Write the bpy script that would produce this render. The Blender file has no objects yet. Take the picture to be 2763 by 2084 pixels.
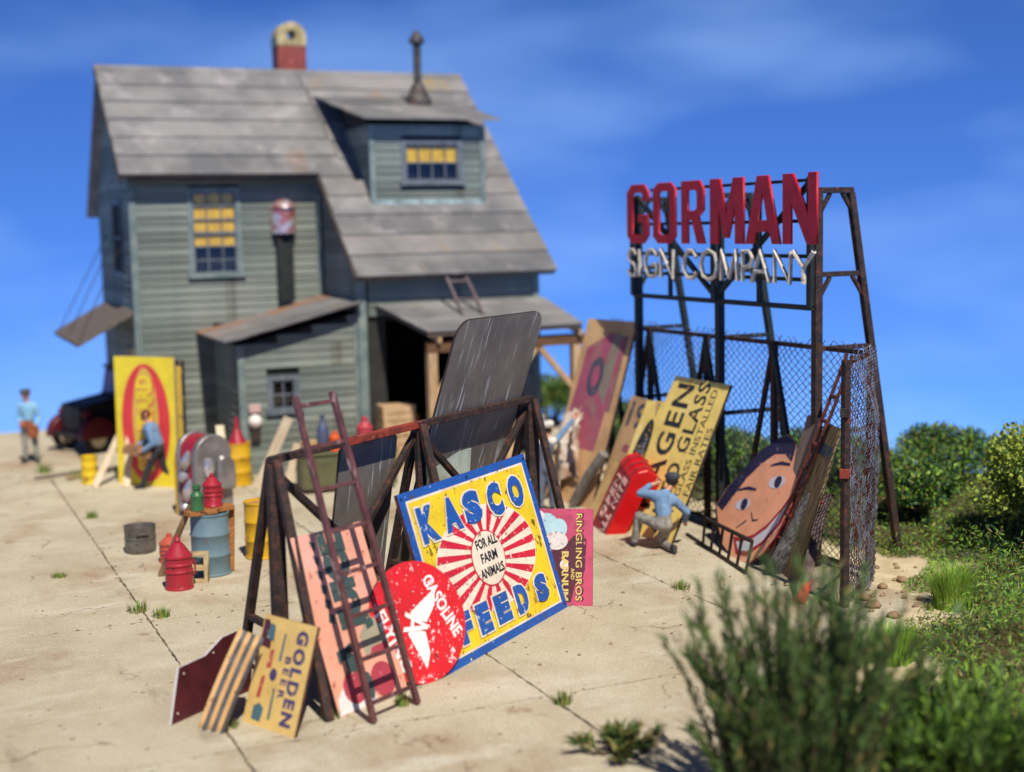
import bpy, bmesh, math, random
import numpy as np
from mathutils import Vector, Matrix
random.seed(7)
R = math.radians
sc = bpy.context.scene
COL = sc.collection

# ------------------------------------------------------------------ camera, sky, sun, exposure
cam = bpy.data.cameras.new('camera'); camo = bpy.data.objects.new('camera', cam); COL.objects.link(camo)
cam.sensor_width = 36; cam.lens = 48.85; cam.clip_end = 500; cam.clip_start = .1
camo.matrix_world = Matrix(((.9118, .0661, -.4053, 0), (-.4102, .0957, -.9070, 0), (-.0212, .9932, .1144, 5.4), (0, 0, 0, 1)))
cam.dof.use_dof = True; cam.dof.focus_distance = 19.2; cam.dof.aperture_fstop = .27; cam.dof.aperture_blades = 0
sc.camera = camo
SUN_EL, SUN_AZ = 53, -4            # azimuth measured from -Y towards +X
sv = Vector((math.sin(R(SUN_AZ))*math.cos(R(SUN_EL)), -math.cos(R(SUN_AZ))*math.cos(R(SUN_EL)), math.sin(R(SUN_EL))))
W = bpy.data.worlds.new('World'); sc.world = W; W.use_nodes = True
def build_world():
    nt = W.node_tree; N = nt.nodes; L = nt.links; N.clear()
    out = N.new('ShaderNodeOutputWorld'); bg = N.new('ShaderNodeBackground'); L.new(bg.outputs[0], out.inputs[0])
    tc = N.new('ShaderNodeTexCoord'); sp = N.new('ShaderNodeSeparateXYZ'); L.new(tc.outputs['Generated'], sp.inputs[0])
    mz = N.new('ShaderNodeMath'); mz.operation = 'MULTIPLY_ADD'; mz.inputs[1].default_value = 1.1; mz.inputs[2].default_value = .32
    L.new(sp.outputs[2], mz.inputs[0])
    mx = N.new('ShaderNodeMath'); mx.operation = 'MAXIMUM'; mx.inputs[1].default_value = .1; L.new(mz.outputs[0], mx.inputs[0])
    cb = N.new('ShaderNodeCombineXYZ'); L.new(sp.outputs[0], cb.inputs[0]); L.new(sp.outputs[1], cb.inputs[1]); L.new(mx.outputs[0], cb.inputs[2])
    nm = N.new('ShaderNodeVectorMath'); nm.operation = 'NORMALIZE'; L.new(cb.outputs[0], nm.inputs[0])
    sky = N.new('ShaderNodeTexSky'); sky.sky_type = 'NISHITA'; sky.sun_disc = False; sky.sun_elevation = R(SUN_EL); sky.sun_rotation = R(180-SUN_AZ)
    sky.air_density = 1.0; sky.dust_density = .0; sky.ozone_density = 4.0; sky.altitude = 1500
    L.new(nm.outputs[0], sky.inputs[0])
    hs = N.new('ShaderNodeHueSaturation'); hs.inputs['Saturation'].default_value = 1.16; hs.inputs['Hue'].default_value = .512; L.new(sky.outputs[0], hs.inputs['Color'])
    # thin streaky cloud
    mp = N.new('ShaderNodeMapping'); mp.inputs['Scale'].default_value = (3, 3, 9); mp.inputs['Rotation'].default_value = (0, R(14), 0); L.new(tc.outputs['Generated'], mp.inputs[0])
    no = N.new('ShaderNodeTexNoise'); no.inputs['Scale'].default_value = 1.3; no.inputs['Detail'].default_value = 4; no.inputs['Roughness'].default_value = .45; L.new(mp.outputs[0], no.inputs[0])
    rp = N.new('ShaderNodeMapRange'); rp.inputs[1].default_value = .44; rp.inputs[2].default_value = .74; rp.inputs[4].default_value = .5; L.new(no.outputs[0], rp.inputs[0])
    mi = N.new('ShaderNodeMix'); mi.data_type = 'RGBA'; L.new(rp.outputs[0], mi.inputs[0]); L.new(hs.outputs[0], mi.inputs[6]); mi.inputs[7].default_value = (3.4, 4.2, 6.0, 1)
    gr = N.new('ShaderNodeMapRange'); gr.interpolation_type = 'SMOOTHERSTEP'; gr.inputs[1].default_value = -.15; gr.inputs[2].default_value = .75; gr.inputs[3].default_value = .95; gr.inputs[4].default_value = .21; L.new(sp.outputs[2], gr.inputs[0])
    mu = N.new('ShaderNodeVectorMath'); mu.operation = 'SCALE'; gn = N.new('ShaderNodeVectorMath'); gn.operation = 'MULTIPLY'; gn.inputs[1].default_value = (.80, 1.10, 1.42); L.new(mi.outputs[2], gn.inputs[0]); L.new(gn.outputs[0], mu.inputs[0]); L.new(gr.outputs[0], mu.inputs['Scale'])
    L.new(mu.outputs[0], bg.inputs[0]); bg.inputs[1].default_value = .136
build_world()
sl = bpy.data.lights.new('sun', 'SUN'); sl.energy = 5.0; sl.angle = R(.5); sl.color = (1, .95, .86)
so = bpy.data.objects.new('sun', sl); COL.objects.link(so); so.rotation_euler = sv.to_track_quat('Z', 'Y').to_euler()
vs = sc.view_settings; sc.display_settings.display_device = 'sRGB'
vs.view_transform = 'Standard'; vs.look = 'None'; vs.exposure = .13; vs.gamma = 1; vs.use_curve_mapping = False
sc.cycles.max_bounces = 6; sc.cycles.transparent_max_bounces = 12

# ------------------------------------------------------------------ materials
MC = {}
def S(r, g, b):                                   # sRGB 0-255 to linear
    f = lambda c: (c/255/12.92) if c <= 10 else ((c/255+.055)/1.055)**2.4
    return (f(r), f(g), f(b))
def mat(name, c1, c2=None, sc1=2.5, rough=.75, metal=0, spots=(), bump=.25, bsc=30, stretch=(1, 1, 1), rnd=0, lo=.38, hi=.62, spec=.4, detail=5, cracks=0):
    """weathered surface: c1/c2 mixed by noise, then spots = [(colour, scale, threshold, stretch)], tint per object rnd"""
    if name in MC: return MC[name]
    m = bpy.data.materials.new(name); m.use_nodes = True; nt = m.node_tree; N = nt.nodes; L = nt.links
    b = N['Principled BSDF']; b.inputs['Roughness'].default_value = rough; b.inputs['Metallic'].default_value = metal
    b.inputs['Specular IOR Level'].default_value = spec
    tc = N.new('ShaderNodeTexCoord')
    def noise(s, st, seed, d=detail):
        mp = N.new('ShaderNodeMapping'); mp.inputs['Scale'].default_value = st; mp.inputs['Location'].default_value = (seed*3.1, seed*1.7, seed*2.3)
        L.new(tc.outputs['Object'], mp.inputs[0])
        n = N.new('ShaderNodeTexNoise'); n.inputs['Scale'].default_value = s; n.inputs['Detail'].default_value = d; n.inputs['Roughness'].default_value = .6
        L.new(mp.outputs[0], n.inputs[0]); return n.outputs[0]
    def mix(fac, a, bcol):
        x = N.new('ShaderNodeMix'); x.data_type = 'RGBA'; L.new(fac, x.inputs[0])
        if hasattr(a, 'links'): L.new(a, x.inputs[6])
        else: x.inputs[6].default_value = (*a, 1)
        x.inputs[7].default_value = (*bcol, 1); return x.outputs[2]
    def thr(v, a, c):
        r = N.new('ShaderNodeMapRange'); r.inputs[1].default_value = a; r.inputs[2].default_value = c; L.new(v, r.inputs[0]); return r.outputs[0]
    col = c1
    if c2: col = mix(thr(noise(sc1, stretch, 1), lo, hi), c1, c2)
    for k, s in enumerate(spots):
        st = s[3] if len(s) > 3 else (1, 1, 1); soft = s[4] if len(s) > 4 else .04
        col = mix(thr(noise(s[1], st, 4+k*2, 6), s[2], s[2]+soft), col, s[0])
    if cracks:
        nz = N.new('ShaderNodeTexNoise'); nz.inputs['Scale'].default_value = 2.2; nz.inputs['Detail'].default_value = 5; L.new(tc.outputs['Object'], nz.inputs[0])
        ad = N.new('ShaderNodeVectorMath'); ad.operation = 'SCALE'; ad.inputs['Scale'].default_value = .55; L.new(nz.outputs['Color'], ad.inputs[0])
        a2 = N.new('ShaderNodeVectorMath'); a2.operation = 'ADD'; L.new(tc.outputs['Object'], a2.inputs[0]); L.new(ad.outputs[0], a2.inputs[1])
        vo = N.new('ShaderNodeTexVoronoi'); vo.feature = 'DISTANCE_TO_EDGE'; vo.inputs['Scale'].default_value = .42; L.new(a2.outputs[0], vo.inputs['Vector'])
        r1 = N.new('ShaderNodeMapRange'); r1.inputs[1].default_value = .0; r1.inputs[2].default_value = .008; r1.inputs[3].default_value = 1; r1.inputs[4].default_value = 0; L.new(vo.outputs['Distance'], r1.inputs[0])
        mm = N.new('ShaderNodeMath'); mm.operation = 'MULTIPLY'; L.new(r1.outputs[0], mm.inputs[0]); L.new(thr(noise(.6, (1, 1, 1), 21, 2), .5, .58), mm.inputs[1])
        col = mix(mm.outputs[0], col, cracks)
    if rnd:
        oi = N.new('ShaderNodeObjectInfo'); r = N.new('ShaderNodeMapRange'); r.inputs[3].default_value = 1-rnd; r.inputs[4].default_value = 1+rnd; L.new(oi.outputs['Random'], r.inputs[0])
        h = N.new('ShaderNodeHueSaturation'); L.new(r.outputs[0], h.inputs['Value'])
        if hasattr(col, 'links'): L.new(col, h.inputs['Color'])
        else: h.inputs['Color'].default_value = (*col, 1)
        col = h.outputs[0]
    if hasattr(col, 'links'): L.new(col, b.inputs['Base Color'])
    else: b.inputs['Base Color'].default_value = (*col, 1)
    if bump:
        bp = N.new('ShaderNodeBump'); bp.inputs['Strength'].default_value = bump; bp.inputs['Distance'].default_value = .02
        L.new(noise(bsc, stretch, 9, 4), bp.inputs['Height']); L.new(bp.outputs[0], b.inputs['Normal'])
    MC[name] = m; return m
RUST = S(110, 52, 22); RUSTD = S(62, 34, 20); CHIP = S(70, 52, 38)
WEAR = [(S(92, 64, 40), 5.5, .61), (S(58, 38, 26), 16, .645)]
def paint(name, c, wear=None, c2=None, rough=.5):
    d = tuple(x*.78 for x in c)
    return mat(name, c, c2 or d, 3.2, rough, 0, WEAR if wear is None else wear, .12, 24, lo=.4, hi=.75)
siding = mat('weathered_teal_siding', S(92, 106, 101), S(132, 135, 123), 1.5, .9, 0, [(S(118, 100, 78), .8, .54, (.5, .5, 2.5), .2), (S(70, 86, 88), 2.0, .56, (.35, .35, 5), .16), (S(168, 172, 162), 6, .61, (.25, .25, 2.5), .14), (S(44, 48, 46), 9, .62, (.3, .3, 3), .12), (S(74, 66, 54), .9, .6, (2.5, 2.5, .35), .2)], .7, 26, (.25, .25, 5), .26)
sidetrim = mat('teal_trim_paint', S(94, 112, 110), S(124, 134, 128), 3, .8, 0, [(S(130, 122, 108), 4, .62, (1, 1, .3), .1)], .2, 40, rnd=.08)
felt = mat('grey_roofing_felt', S(134, 131, 127), S(104, 103, 102), .8, .95, 0, [(S(164, 156, 152), 1.1, .56, (1, 1, 1), .2), (S(142, 112, 80), .5, .6, (1.5, 1, 1), .2), (S(92, 90, 92), 20, .6, (1, 1, 1), .2)], .9, 45, rnd=.12)
feltrust = mat('rust_stained_felt', S(138, 130, 126), S(112, 108, 108), 1.2, .95, 0, [(S(150, 104, 58), .9, .48, (1, 1, 1), .14)], .5, 60, rnd=.08)
dark = mat('dark_interior', S(26, 26, 26), None, bump=0, rough=1)
core = mat('dark_sheathing', S(52, 50, 46), S(40, 40, 38), 2, .95, bump=0)
steel = mat('rusty_dark_steel', S(62, 46, 40), S(40, 32, 30), 5, .75, .0, [(S(92, 56, 42), 9, .5, (1, 1, 1), .2), (S(132, 60, 38), 6, .62, (1, 1, .6), .12), (S(30, 25, 25), 14, .56, (1, 1, 1), .2)], .9, 34, spec=.35)
steelred = mat('red_primer_steel', S(160, 62, 40), S(120, 50, 36), 4, .7, .0, [(S(190, 150, 140), 12, .68), (S(44, 30, 28), 6, .56, (1, 1, 1), .08)], .5, 38)
steelgreen = mat('dark_green_steel', S(36, 44, 42), S(28, 32, 32), 4, .6, .0, [(S(92, 44, 28), 5, .68, (1, 1, 1), .06)], .4, 38)
laddermat = mat('worn_highlit_maroon_paint', S(104, 64, 60), S(80, 48, 46), 5, .45, .0, [(S(170, 146, 142), 9, .57, (1, 1, .4), .15)], .3, 40)  # pale spots paint highlights onto the worn maroon
wood = mat('raw_wood', S(196, 164, 124), S(168, 134, 96), 3, .8, 0, [(S(120, 90, 60), 8, .66, (.3, .3, 3), .1)], .3, 30, (4, 4, .6), .1)
woodpale = mat('pale_new_wood', S(222, 204, 176), S(204, 182, 150), 3, .75, bump=.2, stretch=(4, 4, .6), rnd=.05)
woodgrey = mat('grey_weathered_wood', S(112, 100, 88), S(84, 74, 66), 3, .9, 0, [(S(58, 48, 42), 7, .62, (3, 3, .5), .1)], .5, 30, (4, 4, .5))
slabm = mat('grey_sheet_metal', S(128, 119, 107), S(108, 100, 92), 1.8, .6, .0, [(S(196, 196, 192), 3.2, .6, (6, 6, .3), .06), (S(80, 70, 62), 1.2, .62, (2, 2, .5), .2), (S(150, 144, 136), 30, .64), (S(104, 64, 44), 5, .72)], .5, 50)
slabd = mat('slab_edge_brown', S(52, 36, 32), S(40, 30, 28), 4, .8)
glassm = None
def glass():
    global glassm
    if glassm: return glassm
    m = bpy.data.materials.new('window_glass'); m.use_nodes = True; N = m.node_tree.nodes; L = m.node_tree.links
    t = N.new('ShaderNodeBsdfTransparent'); gl = N.new('ShaderNodeBsdfGlossy'); gl.inputs[1].default_value = .08; mx = N.new('ShaderNodeMixShader'); mx.inputs[0].default_value = .03
    L.new(t.outputs[0], mx.inputs[1]); L.new(gl.outputs[0], mx.inputs[2]); L.new(mx.outputs[0], N['Material Output'].inputs[0]); glassm = m; return m
rubber = mat('black_rubber', S(30, 28, 28), None, bump=.1, rough=.8)

# ------------------------------------------------------------------ mesh helpers
class MB:
    def __init__(s): s.v = []; s.f = []; s.m = []; s.mi = 0
    def add(s, vs, fs):
        o = len(s.v); s.v += [tuple(v) for v in vs]; s.f += [tuple(i+o for i in f) for f in fs]; s.m += [s.mi]*len(fs); return s
    def box(s, x0, x1, y0, y1, z0, z1, M=None):
        vs = [Vector((x, y, z)) for z in (z0, z1) for y in (y0, y1) for x in (x0, x1)]
        if M is not None: vs = [M @ v for v in vs]
        return s.add(vs, [(0, 2, 3, 1), (4, 5, 7, 6), (0, 1, 5, 4), (2, 6, 7, 3), (0, 4, 6, 2), (1, 3, 7, 5)])
    def beam(s, p, q, w, d=None, up=(0, 0, 1)):
        p = Vector(p); q = Vector(q); d = d or w; a = (q-p); n = a.normalized(); u = Vector(up)
        if abs(n.dot(u)) > .95: u = Vector((0, 1, 0)) if abs(n.y) < .9 else Vector((1, 0, 0))
        x = n.cross(u).normalized(); y = x.cross(n)
        vs = [c+x*(i*w/2)+y*(j*d/2) for c in (p, q) for j in (-1, 1) for i in (-1, 1)]
        return s.add(vs, [(0, 1, 3, 2), (4, 6, 7, 5), (0, 4, 5, 1), (2, 3, 7, 6), (0, 2, 6, 4), (1, 5, 7, 3)])
    def tube(s, pts, r, n=8, caps=True):
        pts = [Vector(p) for p in pts]; rs = r if isinstance(r, (list, tuple)) else [r]*len(pts); vs = []; fs = []
        u = None
        for i, p in enumerate(pts):
            t = (pts[min(i+1, len(pts)-1)]-pts[max(i-1, 0)]).normalized()
            if u is None: u = t.orthogonal().normalized()
            u = (u-t*u.dot(t)).normalized(); w = t.cross(u)
            vs += [p+(u*math.cos(2*math.pi*k/n)+w*math.sin(2*math.pi*k/n))*rs[i] for k in range(n)]
        for i in range(len(pts)-1):
            for k in range(n):
                a = i*n+k; b = i*n+(k+1) % n; fs.append((a, b, b+n, a+n))
        if caps: fs.append(tuple(range(n-1, -1, -1))); fs.append(tuple(range(len(vs)-n, len(vs))))
        return s.add(vs, fs)
    def lathe(s, prof, n=24, M=None):                 # [(r,z)]
        vs = []; fs = []
        for r, z in prof: vs += [Vector((r*math.cos(2*math.pi*k/n), r*math.sin(2*math.pi*k/n), z)) for k in range(n)]
        for i in range(len(prof)-1):
            for k in range(n):
                a = i*n+k; b = i*n+(k+1) % n; fs.append((a, b, b+n, a+n))
        fs.append(tuple(range(n-1, -1, -1))); fs.append(tuple(range(len(vs)-n, len(vs))))
        if M is not None: vs = [M @ v for v in vs]
        return s.add(vs, fs)
    def prism(s, poly, a, b, axis='y'):                # polygon (u,v) extruded between a and b along axis
        def P(u, v, t): return {'y': (u, t, v), 'x': (t, u, v), 'z': (u, v, t)}[axis]
        n = len(poly); vs = [P(u, v, a) for u, v in poly]+[P(u, v, b) for u, v in poly]
        fs = [tuple(range(n)), tuple(range(2*n-1, n-1, -1))]+[(i, i+n, (i+1) % n+n, (i+1) % n) for i in range(n)]
        return s.add(vs, fs)
    def poly(s, pts): return s.add(pts, [tuple(range(len(pts)))])
    def build(s, name, mats, parent=None, smooth=False, bevel=0, M=None):
        me = bpy.data.meshes.new(name); me.from_pydata(s.v, [], s.f)
        for m in (mats if isinstance(mats, (list, tuple)) else [mats]): me.materials.append(m)
        me.polygons.foreach_set('material_index', s.m)
        bm = bmesh.new(); bm.from_mesh(me); bmesh.ops.recalc_face_normals(bm, faces=bm.faces)
        if bevel: bmesh.ops.bevel(bm, geom=bm.edges[:], offset=bevel, segments=1, affect='EDGES', clamp_overlap=True)
        bm.to_mesh(me); bm.free()
        if smooth:
            me.polygons.foreach_set('use_smooth', [True]*len(me.polygons))
            try: me.set_sharp_from_angle(angle=R(40))
            except Exception: pass
        return link(name, me, parent, M)
def link(name, me, parent=None, M=None):
    o = bpy.data.objects.new(name, me); COL.objects.link(o)
    if parent is not None: o.parent = parent
    if M is not None: o.matrix_local = M
    return o
def tag(o, label, cat, group=None):
    o['label'] = label; o['category'] = cat
    if group: o['group'] = group
    return o
def thing(name, label, cat, loc=(0, 0, 0), rz=0, group=None, M=None):
    o = bpy.data.objects.new(name, None); COL.objects.link(o); o.empty_display_size = .1
    if M is not None: o.matrix_world = M
    else: o.location = loc; o.rotation_euler = (0, 0, rz)
    return tag(o, label, cat, group)
def lean_frame(b0, b1, lean, z=0):
    """frame on the line b0-b1: x along it, z up the leaning board, -y its face"""
    b0 = Vector((*b0, z)); b1 = Vector((*b1, z)); d = (b1-b0); w = d.length; d.normalize(); n = Vector((-d.y, d.x, 0))
    u = n*math.sin(R(lean))+Vector((0, 0, math.cos(R(lean)))); y = u.cross(d)
    M = Matrix(((d.x, y.x, u.x, b0.x), (d.y, y.y, u.y, b0.y), (d.z, y.z, u.z, b0.z), (0, 0, 0, 1)))
    return M, w
def stuff(o): o['kind'] = 'stuff'; return o
def structure(o): o['kind'] = 'structure'; return o

_fc = {}
def text_verts(s, bold=0., lsp=1.):
    k = (s, bold, lsp)
    if k in _fc: return _fc[k]
    c = bpy.data.curves.new('text', 'FONT'); c.body = s; c.size = 1; c.offset = bold; c.space_character = lsp; c.resolution_u = 3; c.fill_mode = 'FRONT'
    o = bpy.data.objects.new('text', c); me = bpy.data.meshes.new_from_object(o)
    v = np.array([p.co[:2] for p in me.vertices]); f = [tuple(p.vertices) for p in me.polygons]
    bpy.data.objects.remove(o); bpy.data.curves.remove(c); bpy.data.meshes.remove(me)
    mn = v.min(0); mx = v.max(0); v = (v-mn)/(mx-mn)-.5
    _fc[k] = (v, f); return v, f
def txt(mb, s, cx, cz, w, h, y, rot=0, bold=.02, shear=0, lsp=1.):
    v, f = text_verts(s, bold, lsp); c, si = math.cos(R(rot)), math.sin(R(rot)); vs = []
    for a, b in v:
        a = a*w+shear*b; b = b*h
        vs.append((cx+a*c-b*si, y, cz+a*si+b*c))
    mb.add(vs, f); return mb
def disc(mb, cx, cz, rx, rz, y, n=40, rot=0):
    c, s = math.cos(R(rot)), math.sin(R(rot)); vs = []
    for k in range(n):
        a = rx*math.cos(2*math.pi*k/n); b = rz*math.sin(2*math.pi*k/n); vs.append((cx+a*c-b*s, y, cz+a*s+b*c))
    mb.add(vs, [tuple(range(n))]); return mb
def quad(mb, pts, y): mb.add([(a, y, b) for a, b in pts], [tuple(range(len(pts)))]); return mb
def curve_mesh(splines, extrude, bevel=0, res=1):
    c = bpy.data.curves.new('outline', 'CURVE'); c.dimensions = '2D'; c.fill_mode = 'BOTH'; c.extrude = extrude; c.bevel_depth = bevel; c.bevel_resolution = res
    for sp in splines:
        p = c.splines.new('POLY'); p.points.add(len(sp)-1); p.use_cyclic_u = True
        for q, (x, y) in zip(p.points, sp): q.co = (x, y, 0, 1)
    o = bpy.data.objects.new('outline', c); me = bpy.data.meshes.new_from_object(o)
    bpy.data.objects.remove(o); bpy.data.curves.remove(c); return me
def arr_mesh(name, V, F, mats, mi=None, smooth=False):
    me = bpy.data.meshes.new(name); V = np.asarray(V, np.float32); F = np.asarray(F, np.int32); n, k = F.shape
    me.vertices.add(len(V)); me.vertices.foreach_set('co', V.ravel()); me.loops.add(n*k); me.loops.foreach_set('vertex_index', F.ravel())
    me.polygons.add(n); me.polygons.foreach_set('loop_start', np.arange(0, n*k, k, dtype=np.int32)); me.polygons.foreach_set('loop_total', np.full(n, k, np.int32))
    for m in mats: me.materials.append(m)
    if mi is not None: me.polygons.foreach_set('material_index', np.asarray(mi, np.int32))
    me.update(calc_edges=True); me.validate(); return me
#@@SETTING
# ------------------------------------------------------------------ ground, pavement
conc = mat('dusty_concrete', S(204, 193, 165), S(186, 172, 144), .7, .95, 0, [(S(156, 122, 90), .5, .53, (1, .6, 1), .2), (S(212, 203, 180), 1.2, .56, (.7, 1.4, 1), .16), (S(150, 122, 94), 1.6, .65, (1, 1, 1), .12), (S(134, 118, 98), .8, .63, (1.3, .5, 1), .16), (S(160, 144, 118), 48, .5, (1, 1, 1), .2), (S(222, 214, 192), 34, .58, (1.6, .5, 1), .12), (S(112, 96, 78), 26, .67, (1, 1, 1), .08)], 1.3, 42, rnd=.03, cracks=S(132, 112, 88))
sand = mat('pale_sand', S(206, 192, 158), S(184, 164, 130), 2.2, 1, 0, [(S(120, 96, 66), 22, .66, (1, 1, 1), .06), (S(140, 112, 78), 1.2, .62, (1, 1, 1), .15)], .9, 30)
soil = mat('brown_grassy_soil', S(82, 74, 40), S(58, 66, 30), 2.5, 1, 0, [(S(128, 98, 66), 3, .6, (1, 1, 1), .1)], 1, 24)
def sstep(t): t = min(1, max(0, t)); return t*t*(3-2*t)
def bank(x, y):                                     # how far onto the bank, 0 at the edge of the growth
    xb = float(np.interp(y, [4, 10, 13.3, 14.4, 15.6, 17, 20, 30], [5.5, 8.8, 10.8, 12.75, 13.75, 13.9, 13.8, 14.2])); return (x-xb)/2.4
def bumpy(x, y):
    t = bank(x, y); w = .18*math.sin(x*1.3+y*.9)+.12*math.sin(y*2.7-x)
    s = sstep((t+.52+w*.4)/.3); return -.05+.062*s+sstep(t+w*.2)*(.3+.12*math.sin(x*1.9+y*.8)+.09*math.sin(y*2.3-x*.7))+s*.008*math.sin(x*9+y*4)*math.sin(y*11-x*3)
OUT = [(-9, 4), (22, 4), (22, 15), (20, 20), (17.4, 24), (16.9, 30), (16.9, 40.6), (-9, 40.6)]
def inside(x, y):
    r = False; j = len(OUT)-1
    for i in range(len(OUT)):
        (xi, yi), (xj, yj) = OUT[i], OUT[j]
        if (yi > y) != (yj > y) and x < (xj-xi)*(y-yi)/(yj-yi)+xi: r = not r
        j = i
    return r
b = MB(); b.prism(OUT, -1.6, -.07, 'z'); structure(b.build('ground', soil))
# slabs of the yard, each its own piece, joints open between them
pave = bpy.data.objects.new('pavement', None); COL.objects.link(pave); structure(pave)
gx = [-9, -7.6, -4, -.62, 3.05, 6.65, 10.42, 13.6, 16.9]; gy = [4, 9, 14.03, 19.45, 24.42, 29.4, 34.4, 40.6]
rs = random.Random(3)
def slab(x0, x1, y0, y1):
    g = .013; pts = []
    def edge(a, c):
        n = max(4, int(math.dist(a, c)/.11))
        for k in range(n):
            t = k/n; j = rs.gauss(0, .008) if k else 0; j2 = rs.gauss(0, .008) if k else 0
            pts.append((a[0]+(c[0]-a[0])*t+j, a[1]+(c[1]-a[1])*t+j2))
    edge((x0+g, y0+g), (x1-g, y0+g)); edge((x1-g, y0+g), (x1-g, y1-g)); edge((x1-g, y1-g), (x0+g, y1-g)); edge((x0+g, y1-g), (x0+g, y0+g))
    mb = MB(); mb.prism(pts, -.068, rs.uniform(-.004, .003), 'z'); mb.build('slab', conc, pave)
for i in range(len(gx)-1):
    for j in range(len(gy)-1):
        if gx[i] > 13 and gy[j] < 24: continue
        if gx[i] > 10 and gy[j] < 9: continue
        if gx[i] > 6 and gy[j] < 9 and gx[i] > 10: continue
        slab(gx[i], gx[i+1], gy[j], gy[j+1])
b = MB(); b.add([(-8.9, 4.1, -.018), (16.8, 4.1, -.018), (16.8, 40.5, -.018), (-8.9, 40.5, -.018)], [(0, 1, 2, 3)]); b.v = [(x, y, z) for x, y, z in [(-8.9, 4.1, -.018), (10.3, 4.1, -.018), (12.9, 24, -.018), (16.8, 24.2, -.018), (16.8, 40.5, -.018), (-8.9, 40.5, -.018)]]; b.f = [(0, 1, 2, 3, 4, 5)]; b.m = [0]
structure(b.build('joint_dirt', mat('joint_dirt', S(112, 94, 72), S(76, 64, 50), 1.2, 1, 0, [(S(160, 142, 112), 2, .56, (1, 1, 1), .15)], .8, 30)))
# bank of soil and sand east of the yard
def terrain():
    nx, ny = 150, 230; xs = np.linspace(8.6, 22, nx); ys = np.linspace(4, 30, ny); V = []; F = []; at = []
    for j, y in enumerate(ys):
        for i, x in enumerate(xs):
            V.append((x, y, bumpy(x, y))); at.append(sstep((bank(x, y)-.02-.22*math.sin(x*2.1+y*1.3)-.1*math.sin(y*6.1-x*4))/.25))
    for j in range(ny-1):
        for i in range(nx-1):
            k = j*nx+i
            if max(V[k][2], V[k+nx+1][2], V[k+1][2], V[k+nx][2]) < -.04 or not inside(xs[i], ys[j]): continue
            F.append((k, k+1, k+nx+1, k+nx))
    m = mat('sandy_soil_bank', S(208, 192, 156), S(186, 166, 130), 2.2, 1, 0, [(S(124, 100, 70), 24, .66, (1, 1, 1), .06), (S(150, 120, 84), 1.2, .62, (1, 1, 1), .15)], 1, 30)
    nt = m.node_tree; bs = nt.nodes['Principled BSDF']; src = bs.inputs['Base Color'].links[0].from_socket
    an = nt.nodes.new('ShaderNodeAttribute'); an.attribute_name = 'soil'; mx = nt.nodes.new('ShaderNodeMix'); mx.data_type = 'RGBA'
    nt.links.new(an.outputs['Fac'], mx.inputs[0]); nt.links.new(src, mx.inputs[6]); mx.inputs[7].default_value = (*S(80, 72, 40), 1); nt.links.new(mx.outputs[2], bs.inputs['Base Color'])
    me = arr_mesh('grassy_bank', V, F, [m]); A = me.attributes.new('soil', 'FLOAT', 'POINT'); A.data.foreach_set('value', at)
    me.polygons.foreach_set('use_smooth', [True]*len(me.polygons)); structure(link('grassy_bank', me))
terrain()

# ------------------------------------------------------------------ house
house = thing('house', 'weathered teal two storey clapboard house with a grey saltbox roof and dormer', 'house', (5.25, 33, 0))
HM = Matrix.Translation((-5.25, -33, 0))
def hb(mb, name, m, parent=None, **k):
    if parent is None: return mb.build(name, m, house, M=HM, **k)
    return mb.build(name, m, parent, **k)
SA = R(41.6); CA, SN = math.cos(SA), math.sin(SA); RY, RZ = 35.65, 9.48
def rz(y): return RZ-(RY-y)*math.tan(SA)
b = MB(); b.prism([(33.04, .01), (38.2, .01), (38.2, 6.4), (RY, RZ-.25), (33.04, rz(33.04)-.25)], 5.29, 9.78, 'x'); hb(b, 'wall', core)
b = MB(); b.prism([(30.34, 3.3), (38.2, 3.3), (38.2, 6.4), (RY, RZ-.25), (30.34, rz(30.34)-.25)], 9.82, 14.3, 'x'); hb(b, 'wall', core)
b = MB(); b.box(9.86, 10.4, 30.34, 30.6, .01, 3.29).box(13.75, 14.3, 30.34, 30.6, .01, 3.29).box(9.86, 10.0, 30.6, 38.2, .01, 3.29).box(14.16, 14.3, 30.6, 38.2, .01, 3.29).box(10.0, 14.16, 38.0, 38.2, .01, 3.29); hb(b, 'wall', core)
b = MB(); b.prism([(7.04, .01), (9.78, .01), (9.78, 3.5), (7.04, 2.9)], 30.44, 33.0, 'y'); hb(b, 'shed_wall', core)
_bc = {}
def board(L, h=.2):
    k = (round(L, 2), h)
    if k not in _bc:
        mb = MB(); mb.add([(0, -.012, 0), (L, -.012, 0), (L, .03, 0), (0, .03, 0), (0, .012, h), (L, .012, h), (L, .022, h), (0, .022, h)],
                          [(0, 1, 5, 4), (3, 7, 6, 2), (0, 3, 2, 1), (4, 5, 6, 7), (0, 4, 7, 3), (1, 2, 6, 5)])
        me = bpy.data.meshes.new('board'); me.from_pydata(mb.v, [], mb.f); me.materials.append(siding); _bc[k] = me
    return _bc[k]
rb = random.Random(5)
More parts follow.
